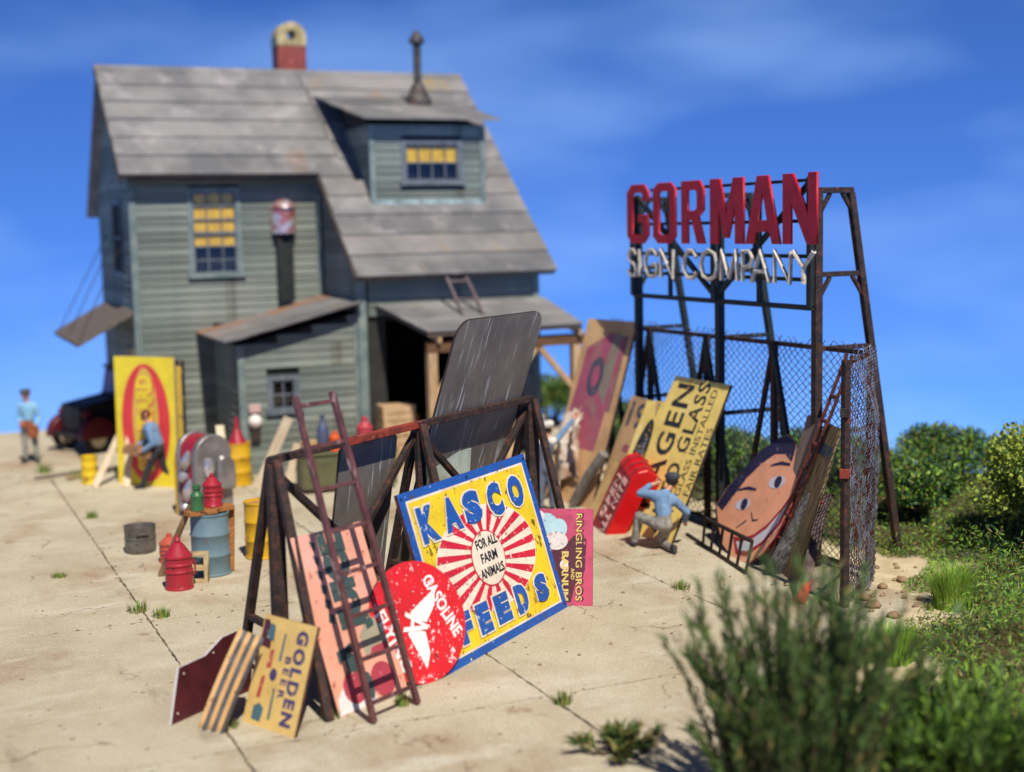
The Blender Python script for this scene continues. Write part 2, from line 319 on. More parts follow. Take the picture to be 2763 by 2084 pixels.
def clap(a0, a1, z0, z1, plane, side='front', gaps=(), lim=None, step=.18):
    z = z0
    while z < z1-.05:
        h = min(step+.02, z1-z); s0, s1 = (a0, a1) if lim is None else lim(z+h)
        segs = [(s0, s1)]
        for (g0, g1, gz0, gz1) in gaps:
            if z+h > gz0 and z < gz1:
                segs = [t for (p, q) in segs for t in ((p, min(q, g0)), (max(p, g1), q)) if t[1]-t[0] > .04]
        for p, q in segs:
            if q-p < .05: continue
            o = link('board', board(q-p, round(h, 3)), house)
            jx = rb.uniform(-.012, .012); tw = rb.gauss(0, .0018)
            if side == 'front': M = Matrix.Translation((p, plane-.03+jx*.3, z+rb.uniform(-.004, .004))) @ Matrix.Rotation(tw, 4, 'Y')
            else: M = Matrix.Translation((plane-.03, q, z)) @ Matrix.Rotation(-math.pi/2, 4, 'Z') @ Matrix.Rotation(tw, 4, 'Y')
            o.matrix_local = HM @ M
        z += step
WM = (6.62, 7.66, 4.44, 6.34)
clap(5.28, 9.78, .02, 6.74, 33.0, gaps=[(WM[0]-.1, WM[1]+.1, WM[2], WM[3]+.1), (7.0, 9.9, -1, 3.1)])
clap(33.0, 38.2, .02, 6.7, 5.25, 'side')
clap(33.0, 38.2, 6.7, 9.1, 5.25, 'side', lim=lambda z: (RY-(RZ-z-.2)/math.tan(SA), RY+(RZ-z-.2)/1.2))
clap(9.98, 14.24, 3.42, 4.36, 30.3)
clap(13.8, 14.24, .02, 3.42, 30.3)
clap(30.3, 32.97, .02, 4.3, 9.8, 'side'); clap(30.3, 32.97, 4.3, 6.4, 9.8, 'side', lim=lambda z: (RY-(RZ-z-.2)/math.tan(SA), 32.97))
SW = (7.68, 8.23, 1.42, 2.08)
clap(7.04, 9.74, .02, 3.5, 30.4, gaps=[(SW[0]-.1, SW[1]+.1, SW[2]-.02, SW[3]+.1)], lim=lambda z: (max(7.04, 7.04+(z-2.92)/.22), 9.74))
clap(30.42, 32.97, .02, 2.9, 7.0, 'side')
DW = (11.5, 12.86, 6.52, 7.4); DY = 31.72
clap(10.68, 13.52, 5.98, 7.86, DY, gaps=[(DW[0]-.09, DW[1]+.09, DW[2], DW[3]+.09)])
b = MB(); b.prism([(DY+.04, 5.95), (DY+.04, 7.84), (34.9, 8.62)], 10.7, 13.5, 'x'); hb(b, 'dormer_wall', core)
clap(DY, 33, 5.98, 7.86, 10.66, 'side', lim=lambda z: (DY, min(34.6, max(DY+.1, RY-(RZ-z+.1)/math.tan(SA)))))
# corner boards
for nm, p, q, w in (('corner_board', (5.25, 32.97, .02), (5.25, 32.97, 6.72), .16), ('corner_board', (9.82, 30.27, .02), (9.82, 30.27, 4.3), .2), ('corner_board', (14.2, 30.27, .02), (14.2, 30.27, 4.3), .16),
                    ('corner_board', (7.02, 30.37, .02), (7.02, 30.37, 2.9), .15), ('corner_board', (9.7, 30.37, .02), (9.7, 30.37, 3.48), .12), ('corner_board', (9.66, 32.97, 3.3), (9.66, 32.97, 6.7), .12),
                    ('corner_board', (10.66, DY-.03, 5.98), (10.66, DY-.03, 7.84), .13), ('corner_board', (13.5, DY-.03, 5.98), (13.5, DY-.03, 7.84), .13)):
    b = MB(); b.beam(p, q, w, .07); hb(b, nm, sidetrim)
b = MB(); b.box(10.7, 13.5, DY-.06, DY+.02, 5.9, 6.06); hb(b, 'dormer_apron', mat('peeling_white_trim', S(170, 190, 190), S(120, 140, 140), 5, .8, 0, [(S(90, 104, 104), 6, .58)], .3))
# windows: casing (part) > sill, shade, pane, muntin
yshade = mat('yellow_blind', S(216, 174, 40), S(190, 150, 34), 5, .8, bump=.05)
sash = mat('slate_sash_paint', S(84, 92, 100), S(110, 116, 120), 6, .7, bump=.1)
def window(w, plane, cols, rows, shade, casing=.11, sillw=.12, cas=sidetrim, darkc=False):
    x0, x1, z0, z1 = w; c = casing
    b = MB(); b.box(x0-c, x0, plane-.055, plane+.03, z0, z1+c).box(x1, x1+c, plane-.055, plane+.03, z0, z1+c).box(x0, x1, plane-.055, plane+.03, z1, z1+c)
    fr = hb(b, 'window', cas)
    b = MB(); b.box(x0-c-.05, x1+c+.05, plane-.13, plane+.03, z0-.1, z0-.002); b.build('sill', cas, fr)
    b = MB(); b.box(x0, x1, plane+.2, plane+.22, z0, z1); b.build('dark_backing', dark, fr)
    if shade: b = MB(); b.box(x0+.01, x1-.01, plane+.044, plane+.049, z0+(z1-z0)*(1-shade), z1-.01); b.build('blind', yshade, fr)
    s = .045
    b = MB(); b.box(x0, x0+s, plane-.02, plane+.03, z0, z1).box(x1-s, x1, plane-.02, plane+.03, z0, z1).box(x0+s, x1-s, plane-.02, plane+.03, z0, z0+s).box(x0+s, x1-s, plane-.02, plane+.03, z1-s, z1); b.build('sash', sash, fr)
    if rows > 2: b = MB(); zc = (z0+z1)/2; b.box(x0+s, x1-s, plane-.025, plane+.03, zc-.03, zc+.03); b.build('meeting_rail', sash, fr)
    for i in range(1, cols):
        x = x0+(x1-x0)*i/cols; b = MB(); b.box(x-.016, x+.016, plane-.012, plane+.02, z0+s, z1-s); b.build('muntin', sash, fr)
    for j in range(1, rows):
        if rows > 2 and j*2 == rows: continue
        z = z0+(z1-z0)*j/rows; b = MB(); b.box(x0+s, x1-s, plane-.010, plane+.018, z-.016, z+.016); b.build('muntin', sash, fr)
    b = MB(); me = None
    for i in range(cols):
        for j in range(rows):
            a0 = x0+(x1-x0)*i/cols; a1 = x0+(x1-x0)*(i+1)/cols; c0 = z0+(z1-z0)*j/rows; c1 = z0+(z1-z0)*(j+1)/rows
            b = MB(); b.box(a0+.001, a1-.001, plane+.035, plane+.04, c0+.001, c1-.001); b.build('pane', glass(), fr)
    return fr
for o in list(house.children):                     # the walls get openings for the windows
    pass
for w, pl in ((WM, 33.0), (DW, DY), (SW, 30.4)):
    b = MB(); b.box(w[0]-.005, w[1]+.005, pl+.0, pl+.5, w[2]-.005, w[3]+.005); cut = b.build('cutter', dark)
    for o in list(house.children):
        if o.name.split('.')[0] in ('wall', 'shed_wall', 'dormer_wall'):
            if (pl == 33.0 and o.name == 'wall') or (pl == DY and 'dormer' in o.name) or (pl == 30.4 and 'shed' in o.name):
                md = o.modifiers.new('opening', 'BOOLEAN'); md.operation = 'DIFFERENCE'; md.solver = 'EXACT'; cut.matrix_world = Matrix.Identity(4); md.object = cut
                bpy.context.view_layer.update(); dg = bpy.context.evaluated_depsgraph_get()
                me = bpy.data.meshes.new_from_object(o.evaluated_get(dg)); o.modifiers.clear(); o.data = me
    bpy.data.objects.remove(cut)
window(WM, 33.0, 3, 6, .66)
window(DW, DY, 4, 2, .5, cas=sash)
window(SW, 30.4, 2, 2, .0, .1, .1, cas=sash)
# side window in the shaded wall
b = MB(); b.box(5.16, 5.24, 34.2, 35.4, 4.4, 6.2); sw = hb(b, 'window', sash)
b = MB(); b.box(5.14, 5.158, 34.32, 34.78, 4.52, 5.28).box(5.14, 5.158, 34.82, 35.28, 4.52, 5.28).box(5.14, 5.158, 34.32, 34.78, 5.34, 6.1).box(5.14, 5.158, 34.82, 35.28, 5.34, 6.1); b.build('pane', dark, sw)
# roof: deck slabs and overlapping felt strips
def onroof(x, s, off=0): return Vector((x, RY-s*CA-off*SN, RZ-s*SN+off*CA))
def roofbox(mb, x0, x1, s0, s1, t0, t1):
    vs = [onroof(x, s, t) for t in (t0, t1) for s in (s0, s1) for x in (x0, x1)]
    return mb.add(vs, [(0, 2, 3, 1), (4, 5, 7, 6), (0, 1, 5, 4), (2, 6, 7, 3), (0, 4, 6, 2), (1, 3, 7, 5)])
b = MB(); roofbox(b, 4.98, 9.62, 0, 4.13, -.13, -.01); hb(b, 'roof', woodgrey)
b = MB(); roofbox(b, 9.62, 14.55, 0, 7.74, -.13, -.01); hb(b, 'roof', woodgrey)
b = MB(); b.prism([(RY, RZ+.02), (38.7, 6.0), (38.7, 5.85), (RY, RZ-.15)], 4.98, 14.55, 'x'); hb(b, 'roof', felt)
def strip(x0, x1, s0, s1, m=felt):
    t = rb.uniform(0, .008); e0, e1 = rb.uniform(-.03, .03), rb.uniform(-.03, .03)
    vs = [onroof(x0+e0*.5, s0-.06, .0), onroof(x1+e1*.5, s0-.06, .0), onroof(x0+e0*.4, s1, .018+t), onroof(x1+e1*.4, s1, .018+t),
          onroof(x0+e0*.5, s0-.06, .012), onroof(x1+e1*.5, s0-.06, .012), onroof(x0+e0*.4, s1, .044+t), onroof(x1+e1*.4, s1, .044+t)]
    b = MB(); b.add(vs, [(0, 2, 3, 1), (4, 5, 7, 6), (0, 1, 5, 4), (2, 6, 7, 3), (0, 4, 6, 2), (1, 3, 7, 5)]); hb(b, 'roofing_strip', m)
for k in range(6): strip(4.95, 10.02+k*.045, .06+k*4.1/6, .06+(k+1)*4.1/6)
for k in range(11):
    s0 = .06+k*7.72/11; s1 = s0+7.72/11
    strip(10.06+k*.045 if s1 < 4.25 else 9.6, 14.58, s0, s1, felt if k % 3 else mat('stained_felt', S(138, 132, 128), S(116, 112, 108), 1, .95, 0, [(S(142, 124, 84), .8, .56, (2, .6, .6), .14)], .5, 60, rnd=.06))
b = MB(); b.prism([(RY-.16, RZ-.1), (RY, RZ+.05), (RY+.16, RZ-.1), (RY, RZ+.0)], 4.95, 14.58, 'x'); hb(b, 'ridge_cap', felt)
# bargeboards and soffit
b = MB(); roofbox(b, 4.94, 4.98, 0, 4.15, -.2, .03); hb(b, 'bargeboard', woodgrey)
b = MB(); roofbox(b, 9.57, 9.6, 4.2, 7.74, -.16, .0); hb(b, 'bargeboard', woodgrey)
b = MB(); b.box(5.0, 9.6, 32.6, 32.95, 6.56, 6.6); hb(b, 'soffit', core)
# dormer roof, three strips, ragged left edge
def dr(x, t, off=0): y = 34.75-(34.75-31.3)*t; return Vector((x, y, 8.74-(8.74-7.92)*t+off))
for k in range(3):
    t0, t1 = k/3-.02, (k+1)/3
    xl = 10.18+k*.06; vs = [dr(xl, t0, 0), dr(13.82, t0, 0), dr(xl+.05, t1, .03), dr(13.84, t1, .03), dr(xl, t0, .04), dr(13.82, t0, .04), dr(xl+.05, t1, .07), dr(13.84, t1, .07)]
    b = MB(); b.add(vs, [(0, 2, 3, 1), (4, 5, 7, 6), (0, 1, 5, 4), (2, 6, 7, 3), (0, 4, 6, 2), (1, 3, 7, 5)]); hb(b, 'roofing_strip', felt)
# stovepipe with flared flashing, chimney with arched cream cap
pipem = mat('sooty_pipe', S(52, 48, 46), S(92, 86, 80), 6, .6, .3, [(S(104, 66, 40), 6, .62)], .3)
b = MB(); b.lathe([(.34, 8.2), (.34, 8.62), (.3, 8.68), (.15, 9.0), (.13, 9.02)], 16, Matrix.Translation((12.62, 33.7, 0))); fl = hb(b, 'stovepipe', pipem, smooth=True)
b = MB(); b.lathe([(.1, 9.0), (.1, 10.02)], 14, Matrix.Translation((12.62, 33.7, 0))); b.build('flue', pipem, fl, smooth=True)
b = MB(); b.lathe([(.12, 10.0), (.2, 10.06), (.2, 10.12), (.12, 10.25), (.03, 10.36)], 16, Matrix.Translation((12.62, 33.7, 0))); b.build('rain_cap', pipem, fl, smooth=True)
brickm = mat('pinkish_brick', S(150, 74, 62), S(126, 62, 56), 6, .9, 0, [(S(178, 120, 104), 9, .62)], .6, 30)
creamm = mat('cream_mortar', S(190, 172, 124), S(150, 132, 92), 4, .9, 0, [(S(104, 84, 64), 6, .6, (1, 1, 1), .12)], .6, 26)
b = MB(); b.box(9.6, 10.36, 35.85, 36.45, 8.9, 10.18); ch = hb(b, 'chimney', brickm, bevel=.02)
pts = []; cx, cz, r = 9.98, 10.36, .4
me = curve_mesh([[(-.37, -.2), (.37, -.2), (.37, .0)]+[(.37*math.cos(a), .37*math.sin(a)) for a in np.linspace(.1, math.pi-.1, 14)]+[(-.37, .0)], [(.14*math.cos(a), .05+.15*math.sin(a)) for a in np.linspace(0, 2*math.pi, 16)[:-1]]], .3, .02)
me.materials.append(creamm); cp = link('chimney_cap', me, ch, Matrix.Translation((9.98, 36.15, 10.38)) @ Matrix.Rotation(math.pi/2, 4, 'X'))
# hooded vent on the front wall with a dark box below for ducting and the hood's shadow, rust-stained
hoodm = mat('worn_red_and_bare_metal', S(196, 120, 110), S(216, 210, 210), 3, .35, .6, [(S(120, 52, 44), 7, .62)], .15, lo=.45, hi=.55)
b = MB(); n = 12; pr = [(.3*math.cos(a), -.38*math.sin(a)) for a in np.linspace(0, math.pi, n)]
b.prism([(8.78+x, 32.95+y) for x, y in pr], 5.34, 5.95, 'z'); hv = hb(b, 'wall_vent_hood', hoodm, smooth=True)
b = MB(); b.lathe([(.3, 0), (.25, .1), (.14, .18), (.02, .21)], 16, Matrix.Translation((8.78, 32.9, 5.951)) @ Matrix.Diagonal((1, 1.3, 1, 1))); b.build('dome', hoodm, hv, smooth=True)
b = MB(); b.box(8.58, 8.96, 32.74, 32.95, 3.72, 5.33); hb(b, 'duct_shadow', mat('black_duct_shadow', S(30, 36, 36), S(44, 46, 44), 3, .7, .2, [(S(92, 60, 36), 4, .66)]))
# lean-to shed roof (three strips across the slope)
def sr(x, y, off=0): return Vector((x, y, 2.96+(x-6.6)*.243+off))
b = MB(); vs = [sr(x, y, t) for t in (.0, .05) for y in (30.02, 32.96) for x in (6.62, 9.76)]
b.add(vs, [(0, 1, 3, 2), (4, 6, 7, 5), (0, 4, 5, 1), (2, 3, 7, 6), (0, 2, 6, 4), (1, 5, 7, 3)]); hb(b, 'shed_roof', woodgrey)
for k, m in enumerate((felt, felt, feltrust)):
    y0 = 29.98+k*.99; y1 = y0+1.02; wv = []
    nseg = 8
    for i in range(nseg+1):
        x = 6.58+(9.76-6.58)*i/nseg; sag = (-.03*abs(math.sin(i*1.7)) if k == 0 else 0)
        wv += [sr(x, y0, .055+sag+.012*k), sr(x, y1, .06+.012*k), sr(x, y0, .085+sag+.012*k), sr(x, y1, .09+.012*k)]
    f = []
    for i in range(nseg):
        a = i*4; c = a+4; f += [(a, a+1, c+1, c), (a+2, c+2, c+3, a+3), (a, c, c+2, a+2), (a+1, a+3, c+3, c+1)]
    f += [(0, 2, 3, 1), (nseg*4, nseg*4+1, nseg*4+3, nseg*4+2)]
    b = MB(); b.add(wv, f); hb(b, 'roofing_strip', m)
# electric meter on the shed wall
b = MB(); b.box(7.14, 7.4, 30.27, 30.36, 1.4, 1.58); em = hb(b, 'electric_meter', mat('faded_pink_box', S(196, 160, 152), None, rough=.6), bevel=.01)
b = MB(); b.lathe([(.15, 0), (.16, .05), (.14, .13), (.08, .19), (.01, .21)], 18, Matrix.Translation((7.27, 30.36, 1.2)) @ Matrix.Rotation(math.pi/2, 4, 'X')); b.build('dial_cover', mat('white_enamel', S(226, 216, 206), None, rough=.25, bump=0), em, smooth=True)
b = MB(); b.box(7.17, 7.37, 30.25, 30.36, .76, 1.02); b.build('junction_box', mat('brown_metal', S(72, 54, 42), S(48, 38, 32), 5), em, bevel=.01)
# porch: felt roof on posts, beam, braces
PB, PF = 30.28, 27.75
def pr_(u, t, off=0):                               # u across 0..1, t from wall to front
    xl = 10.14+t*.32; xr = 14.4-t*.2; return Vector((xl+(xr-xl)*u, PB-(PB-PF)*t, 3.66-.52*t+off))
for k in range(4):
    t0, t1 = max(0, k/4-.02), (k+1)/4; vs = [pr_(u, t, o+(.02 if t == t1 else 0)+.006*k) for o in (0, .03) for t in (t0, t1) for u in (0, 1)]
    b = MB(); b.add(vs, [(0, 2, 3, 1), (4, 5, 7, 6), (0, 1, 5, 4), (2, 6, 7, 3), (0, 4, 6, 2), (1, 3, 7, 5)]); hb(b, 'roofing_strip', felt)
b = MB(); vs = [pr_(u, t, o) for o in (-.06, -.012) for t in (0.005, .985) for u in (.005, .995)]; b.add(vs, [(0, 2, 3, 1), (4, 5, 7, 6), (0, 1, 5, 4), (2, 6, 7, 3), (0, 4, 6, 2), (1, 3, 7, 5)]); hb(b, 'porch_roof', woodgrey)
b = MB(); b.box(10.5, 14.3, 27.92, 28.06, 2.72, 2.96); hb(b, 'porch_beam', mat('stained_beam', S(112, 78, 48), S(84, 58, 38), 3, .8, stretch=(.5, 4, 4)))
for x in (10.62, 12.4, 14.1):
    b = MB(); b.beam((x, 28.0, .0), (x, 28.0, 2.715), .2); hb(b, 'porch_post', wood)
for p, q in (((10.7, 28.0, 1.75), (11.45, 28.0, 2.7)), ((14.02, 28.0, 1.75), (13.2, 28.0, 2.7)), ((12.48, 28, 1.9), (13.1, 28, 2.7))):
    b = MB(); b.beam(p, q, .12); hb(b, 'porch_brace', wood)
for x in (10.75, 11.85, 13.0, 14.15):
    b = MB(); b.beam((x, 30.2, 3.46), (x, 27.8, 2.99), .09, .12); hb(b, 'rafter', wood)
# awning on the shaded side wall with its stay wires
for k in range(2):
    y0, y1 = 33.05+k*2.3, 33.05+(k+1)*2.3
    b = MB(); b.add([(5.2, y0, 3.55), (5.2, y1-.02, 3.6), (3.88, y1+.1*k, 2.86), (3.88, y0-.05, 2.84), (5.2, y0, 3.62), (5.2, y1-.02, 3.67), (3.88, y1+.1*k, 2.93), (3.88, y0-.05, 2.91)], [(0, 1, 2, 3), (4, 7, 6, 5), (0, 4, 5, 1), (1, 5, 6, 2), (2, 6, 7, 3), (3, 7, 4, 0)]); hb(b, 'awning', woodgrey)
for y0, y1 in ((33.9, 33.3), (35.4, 35.4), (36.8, 37.4)):
    b = MB(); b.tube([(5.2, y0, 5.4), (3.95, y1, 2.94)], .012, 5); hb(b, 'stay_wire', steel)
b = MB(); b.box(5.17, 5.21, 33.3, 34.6, .05, 2.7); hb(b, 'side_door', mat('cream_door', S(150, 136, 104), S(120, 106, 82), 4, .8))
#@@OBJECTS
# ------------------------------------------------------------------ pipe rack in the yard
TOPZ = 2.78
RP = [Vector((3.93, 15.58, 0)), Vector((6.4, 17.4, 0)), Vector((8.85, 19.1, 0))]
rack = thing('sign_rack', 'rusty steel A-frame rack with one long top rail, signs and ladder leaning on it', 'sign rack', RP[1])
RM = Matrix.Translation(-RP[1]); up = Vector((0, 0, TOPZ)); off = Vector((.21, -1.16, 0))
def rk(name, segs, m=steel):
    b = MB()
    for p, q, w in segs: b.beam(p, q, w)
    return b.build(name, m, rack, M=RM, bevel=.008)
for i, p in enumerate(RP):
    rk('post', [(p, p+up*.985, .17 if i != 1 else .12)])
    for s in (1, -1):
        rk('leg', [(p+off*s, p+up+off*s*.06, .1)])
    for s in (1, -1): rk('foot_plate', [(p+off*s*1.03+Vector((0, 0, .006)), p+off*s*.97+Vector((0, 0, .006)), .012 if 0 else .08)]) if False else None
    rk('crossbar', [(p+off*.72+up*.265, p-off*.72+up*.265, .08)])
    if i < 2:
        q = RP[i+1]; rk('brace', [(p+up*.95, q+up*.05+Vector((.02, -.03, 0)), .085)]); rk('brace', [(q+up*.95+Vector((-.05, .06, 0)), p+up*.05+Vector((.03, .09, 0)), .085)])
        m = p+(q-p)*.42
        rk('rail', [(p+up-(q-p)*.02, m+up, .09)]); rk('rail', [(m+up, q+up, .095)], steelred if i == 0 else steel)
# ------------------------------------------------------------------ helper for flat leaning signs
def sign(name, label, cat, b0, b1, lean, h, th, face, edge=None, poly=None, z=0, group=None):
    M, w = lean_frame(b0, b1, lean, z); t = thing(name, label, cat, M=M, group=group)
    b = MB(); b.prism(poly or [(0, 0), (w, 0), (w, h), (0, h)], 0, th, 'y')
    if edge:
        b.m[0] = 0; b.m = [0]+[1]*(len(b.f)-1); b.build('panel', [face, edge], t)
    else: b.build('panel', face, t)
    return t, w
def words(t, m, calls):
    for s, *a in calls:
        kw = a.pop() if isinstance(a[-1], dict) else {}
        b = MB(); txt(b, s, *a, **kw); b.build('lettering', m, t)
def pr(t, name, m, fn, parent=None):
    b = MB(); fn(b); return b.build(name, m, parent or t)
rim = mat('rusted_sign_edge', S(84, 44, 38), S(58, 34, 30), 8, .8)
# feed sign
ky = paint('enamel_yellow', S(236, 202, 40), [(S(112, 78, 34), 4.2, .605, (1.5, 1, 1), .04), (S(60, 42, 24), 11, .65), (S(190, 150, 44), 2, .57, (1, 1, 1), .2)])
kb = paint('enamel_blue', S(34, 86, 164), [(S(206, 210, 196), 15, .635), (S(84, 66, 46), 6, .62), (S(20, 50, 120), 1.4, .6, (1, 1, 1), .2)])
kr = paint('enamel_red', S(206, 36, 58), [(S(230, 206, 192), 17, .62), (S(96, 52, 34), 6, .64)])
kw = paint('enamel_cream', S(236, 220, 196), [(S(124, 84, 52), 5, .61), (S(210, 178, 148), 1.6, .53, (1, 1, 1), .2)])
kk = paint('enamel_black', S(34, 38, 48), [(S(180, 170, 150), 20, .68)])
t, w = sign('feed_sign', 'large yellow and blue KASCO FEEDS enamel sign with red sunburst leaning on the rack', 'sign', (5.90, 15.28), (8.53, 17.31), 17, 2.27, .05, kb, rim)
pr(t, 'border_line', kw, lambda b: quad(b, [(.13, .11), (w-.13, .11), (w-.13, 2.16), (.13, 2.16)], -.003))
pr(t, 'yellow_field', ky, lambda b: quad(b, [(.17, .14), (w-.17, .14), (w-.17, 2.13), (.17, 2.13)], -.006))
bc = (1.64, 1.12); brx, brz = 1.29, .69
pr(t, 'burst', kw, lambda b: disc(b, *bc, brx, brz, -.009, 60))
def rays(b):
    n = 20
    for k in range(n):
        a0 = 2*math.pi*(k-.24)/n; a1 = 2*math.pi*(k+.24)/n
        quad(b, [(bc[0]+.3*math.cos(a0), bc[1]+.3*math.sin(a0)*.9), (bc[0]+brx*.985*math.cos(a0), bc[1]+brz*.985*math.sin(a0)), (bc[0]+brx*.985*math.cos(a1), bc[1]+brz*.985*math.sin(a1)), (bc[0]+.3*math.cos(a1), bc[1]+.3*math.sin(a1)*.9)], -.012)
pr(t, 'rays', kr, rays)
pr(t, 'oval_edge', kr, lambda b: disc(b, 1.62, 1.11, .425, .375, -.015))
pr(t, 'oval', kw, lambda b: disc(b, 1.62, 1.11, .405, .355, -.018))
def kl(b, y, g, w_):
    for s, x0, x1, z0, z1 in (KAS if w_ == 0 else FEE):
        txt(b, s, (x0+x1)/2, (z0+z1)/2, x1-x0+g*1.4, z1-z0+g, y, bold=.075+.4*g)
KAS, FEE = ((('K', .25, .66, 1.58, 2.04), ('A', .82, 1.24, 1.6, 2.04), ('S', 1.34, 1.78, 1.6, 2.03), ('C', 1.98, 2.36, 1.58, 2.03), ('O', 2.57, 2.97, 1.59, 2.03)),
    (('F', .47, .79, .23, .62), ('E', .94, 1.26, .23, .62), ('E', 1.41, 1.79, .24, .62), ('D', 1.97, 2.29, .23, .62), ('S', 2.55, 2.9, .24, .62)))
for k in (0, 1): pr(t, 'letter_outline', kw, lambda b: kl(b, -.021, .05, k)); pr(t, 'lettering', kb, lambda b: kl(b, -.026, 0, k))
words(t, kk, [('FOR ALL', 1.66, 1.32, .56, .13, -.022, {'bold': .03}), ('FARM', 1.63, 1.13, .42, .13, -.022, {'bold': .03}), ('ANIMALS', 1.62, .94, .62, .13, -.022, {'bold': .03})])
def holes(b):
    for x, z in ((.06, 2.2), (w-.06, 2.2), (w-.06, .07), (w/2, 2.21)): disc(b, x, z, .025, .025, -.004, 10)
pr(t, 'nail_hole', kk, holes)
# round gasoline sign
fr_ = paint('porcelain_red', S(212, 34, 40), [(S(236, 210, 206), 8, .63, (1, 1, 1), .03), (S(244, 224, 220), 22, .625, (1, 1, 1), .03), (S(96, 50, 40), 6, .65)])
fw_ = paint('porcelain_white', S(236, 228, 220), [(S(204, 66, 66), 15, .67), (S(130, 96, 70), 9, .68)])
c = Vector((5.62, 15.12)); d18 = Vector((math.cos(R(20)), math.sin(R(20))))
rr = .735
M, w_ = lean_frame(tuple(c-d18*rr), tuple(c+d18*rr), 17); t = thing('round_sign', 'round red FLYING GASOLINE sign with a white winged letter leaning on the yellow sign', 'sign', M=M)
b = MB(); b.prism([(rr+rr*math.cos(a), rr+rr*math.sin(a)) for a in np.linspace(0, 2*math.pi, 49)[:-1]], 0, .04, 'y'); b.m = [0]+[1]*(len(b.f)-1); b.build('panel', [fr_, rim], t)
def wings(b):                                        # winged capital letter, turned on its side
    A = 68
    def q(pts):
        c_, s_ = math.cos(R(A+180)), math.sin(R(A+180)); quad(b, [(rr-.03+(x*c_-z*s_)*.82, rr-.03+(x*s_+z*c_)*.82) for x, z in pts], -.003-.0008*len(b.f))
    for sg in (1, -1):
        for k in range(6):
            z0 = .17-k*.05; L = .6-k*.075; q([(sg*.07, z0), (sg*L*.6, z0+.12-k*.012), (sg*L, z0+.09-k*.02), (sg*(L-.06), z0+.035-k*.02), (sg*.07, z0-.046)])
    q([(-.15, -.24), (-.08, -.24), (.02, .2), (-.03, .2)]); q([(.15, -.24), (.08, -.24), (-.019, .15), (.03, .2)]); q([(-.08, -.12), (.08, -.12), (.065, -.06), (-.065, -.06)])
pr(t, 'winged_emblem', fw_, wings)
words(t, fw_, [('FLYING', rr-.42, rr-.14, .78, .17, -.004, {'rot': -72, 'bold': .03}), ('GASOLINE', rr+.42, rr+.12, .84, .17, -.004, {'rot': -68, 'bold': .03})])
# pink juice sign with fruit
pk = paint('salmon_paint', S(230, 160, 132), [(S(176, 92, 64), 7, .61), (S(228, 168, 152), 1.3, .5, (1, 1, 1), .2), (S(150, 110, 84), 16, .7)])
pg = paint('dark_green_print', S(62, 80, 76), [(S(190, 140, 112), 14, .62)])
pw = paint('sign_white', S(222, 214, 206), [(S(170, 130, 110), 12, .7)]); prd = paint('fruit_red', S(170, 62, 74), [(S(214, 140, 130), 14, .62)]); pgr = paint('pale_green', S(160, 150, 124), [(S(130, 96, 80), 12, .66)])
t, w = sign('juice_sign', 'salmon pink sign with rotated dark green lettering and red fruit behind the front ladder', 'sign', (4.28, 14.47), (5.27, 14.97), 20, 2.07, .05, pk, slabd)
def corner(b): quad(b, [(.0, .02), (.1, .3), (.3, .5), (.45, .3), (.8, .02)], -.003)
pr(t, 'white_corner', pw, lambda b: quad(b, [(.01, .01), (.62, .01), (.6, .12), (.36, .5), (.3, .42), (.05, .2)], -.003))
pr(t, 'glass_drawing', pgr, lambda b: quad(b, [(.62, .55), (1.02, .6), (1.04, .78), (.95, .95), (.72, .9), (.6, .78)], -.003))
pr(t, 'fruit_drawing', prd, lambda b: (disc(b, .33, .26, .17, .19, -.006), disc(b, .78, .24, .19, .2, -.006), quad(b, [(.66, .5), (1.02, .5), (.98, .64), (.74, .62)], -.006)))
pr(t, 'leaf_drawing', pg, lambda b: (quad(b, [(.3, .42), (.52, .42), (.52, .72), (.42, .75), (.3, .7)], -.009), disc(b, .56, .22, .05, .16, -.009), quad(b, [(.2, .56), (.42, .6), (.42, .7), (.2, .7)], -.009)))
words(t, pg, [('JUICE', .62, 1.44, 1.22, .5, -.0035, {'rot': 90, 'bold': .09})])
def slashes(b):
    for k in range(6): quad(b, [(.22+.01*k, 1.04+k*.17), (.3, 1.0+k*.17), (.33, 1.1+k*.17), (.25, 1.14+k*.17)], -.0035)
pr(t, 'letter_shadow', pg, slashes)
# front ladder
def ladder(name, label, b0, b1, lean, h, n, m, r=.03, taper=.8, z=0, group=None, zr=(.06, .97)):
    M, w = lean_frame(b0, b1, lean, z); t = thing(name, label, 'ladder', M=M, group=group)
    for s in (0, 1):
        x0 = w*s; x1 = w/2+(w*s-w/2)*taper; b = MB(); b.beam((x0, 0, .02), (x1, 0, h), r*2, r*2.2); b.build('rail', m, t, bevel=.006)
    for k in range(n):
        f = zr[0]+(zr[1]-zr[0])*k/(n-1); x0 = w/2-w/2*(1-(1-taper)*f); b = MB(); b.beam((x0+r, 0, h*f), (w-x0-r, 0, h*f), r*1.5); b.build('rung', m, t, bevel=.005)
    return t
ladder('ladder', 'tall worn maroon ladder with eight rungs leaning over the pink sign', (4.56, 14.1), (5.2, 14.45), 17.5, 3.72, 8, laddermat, .032)
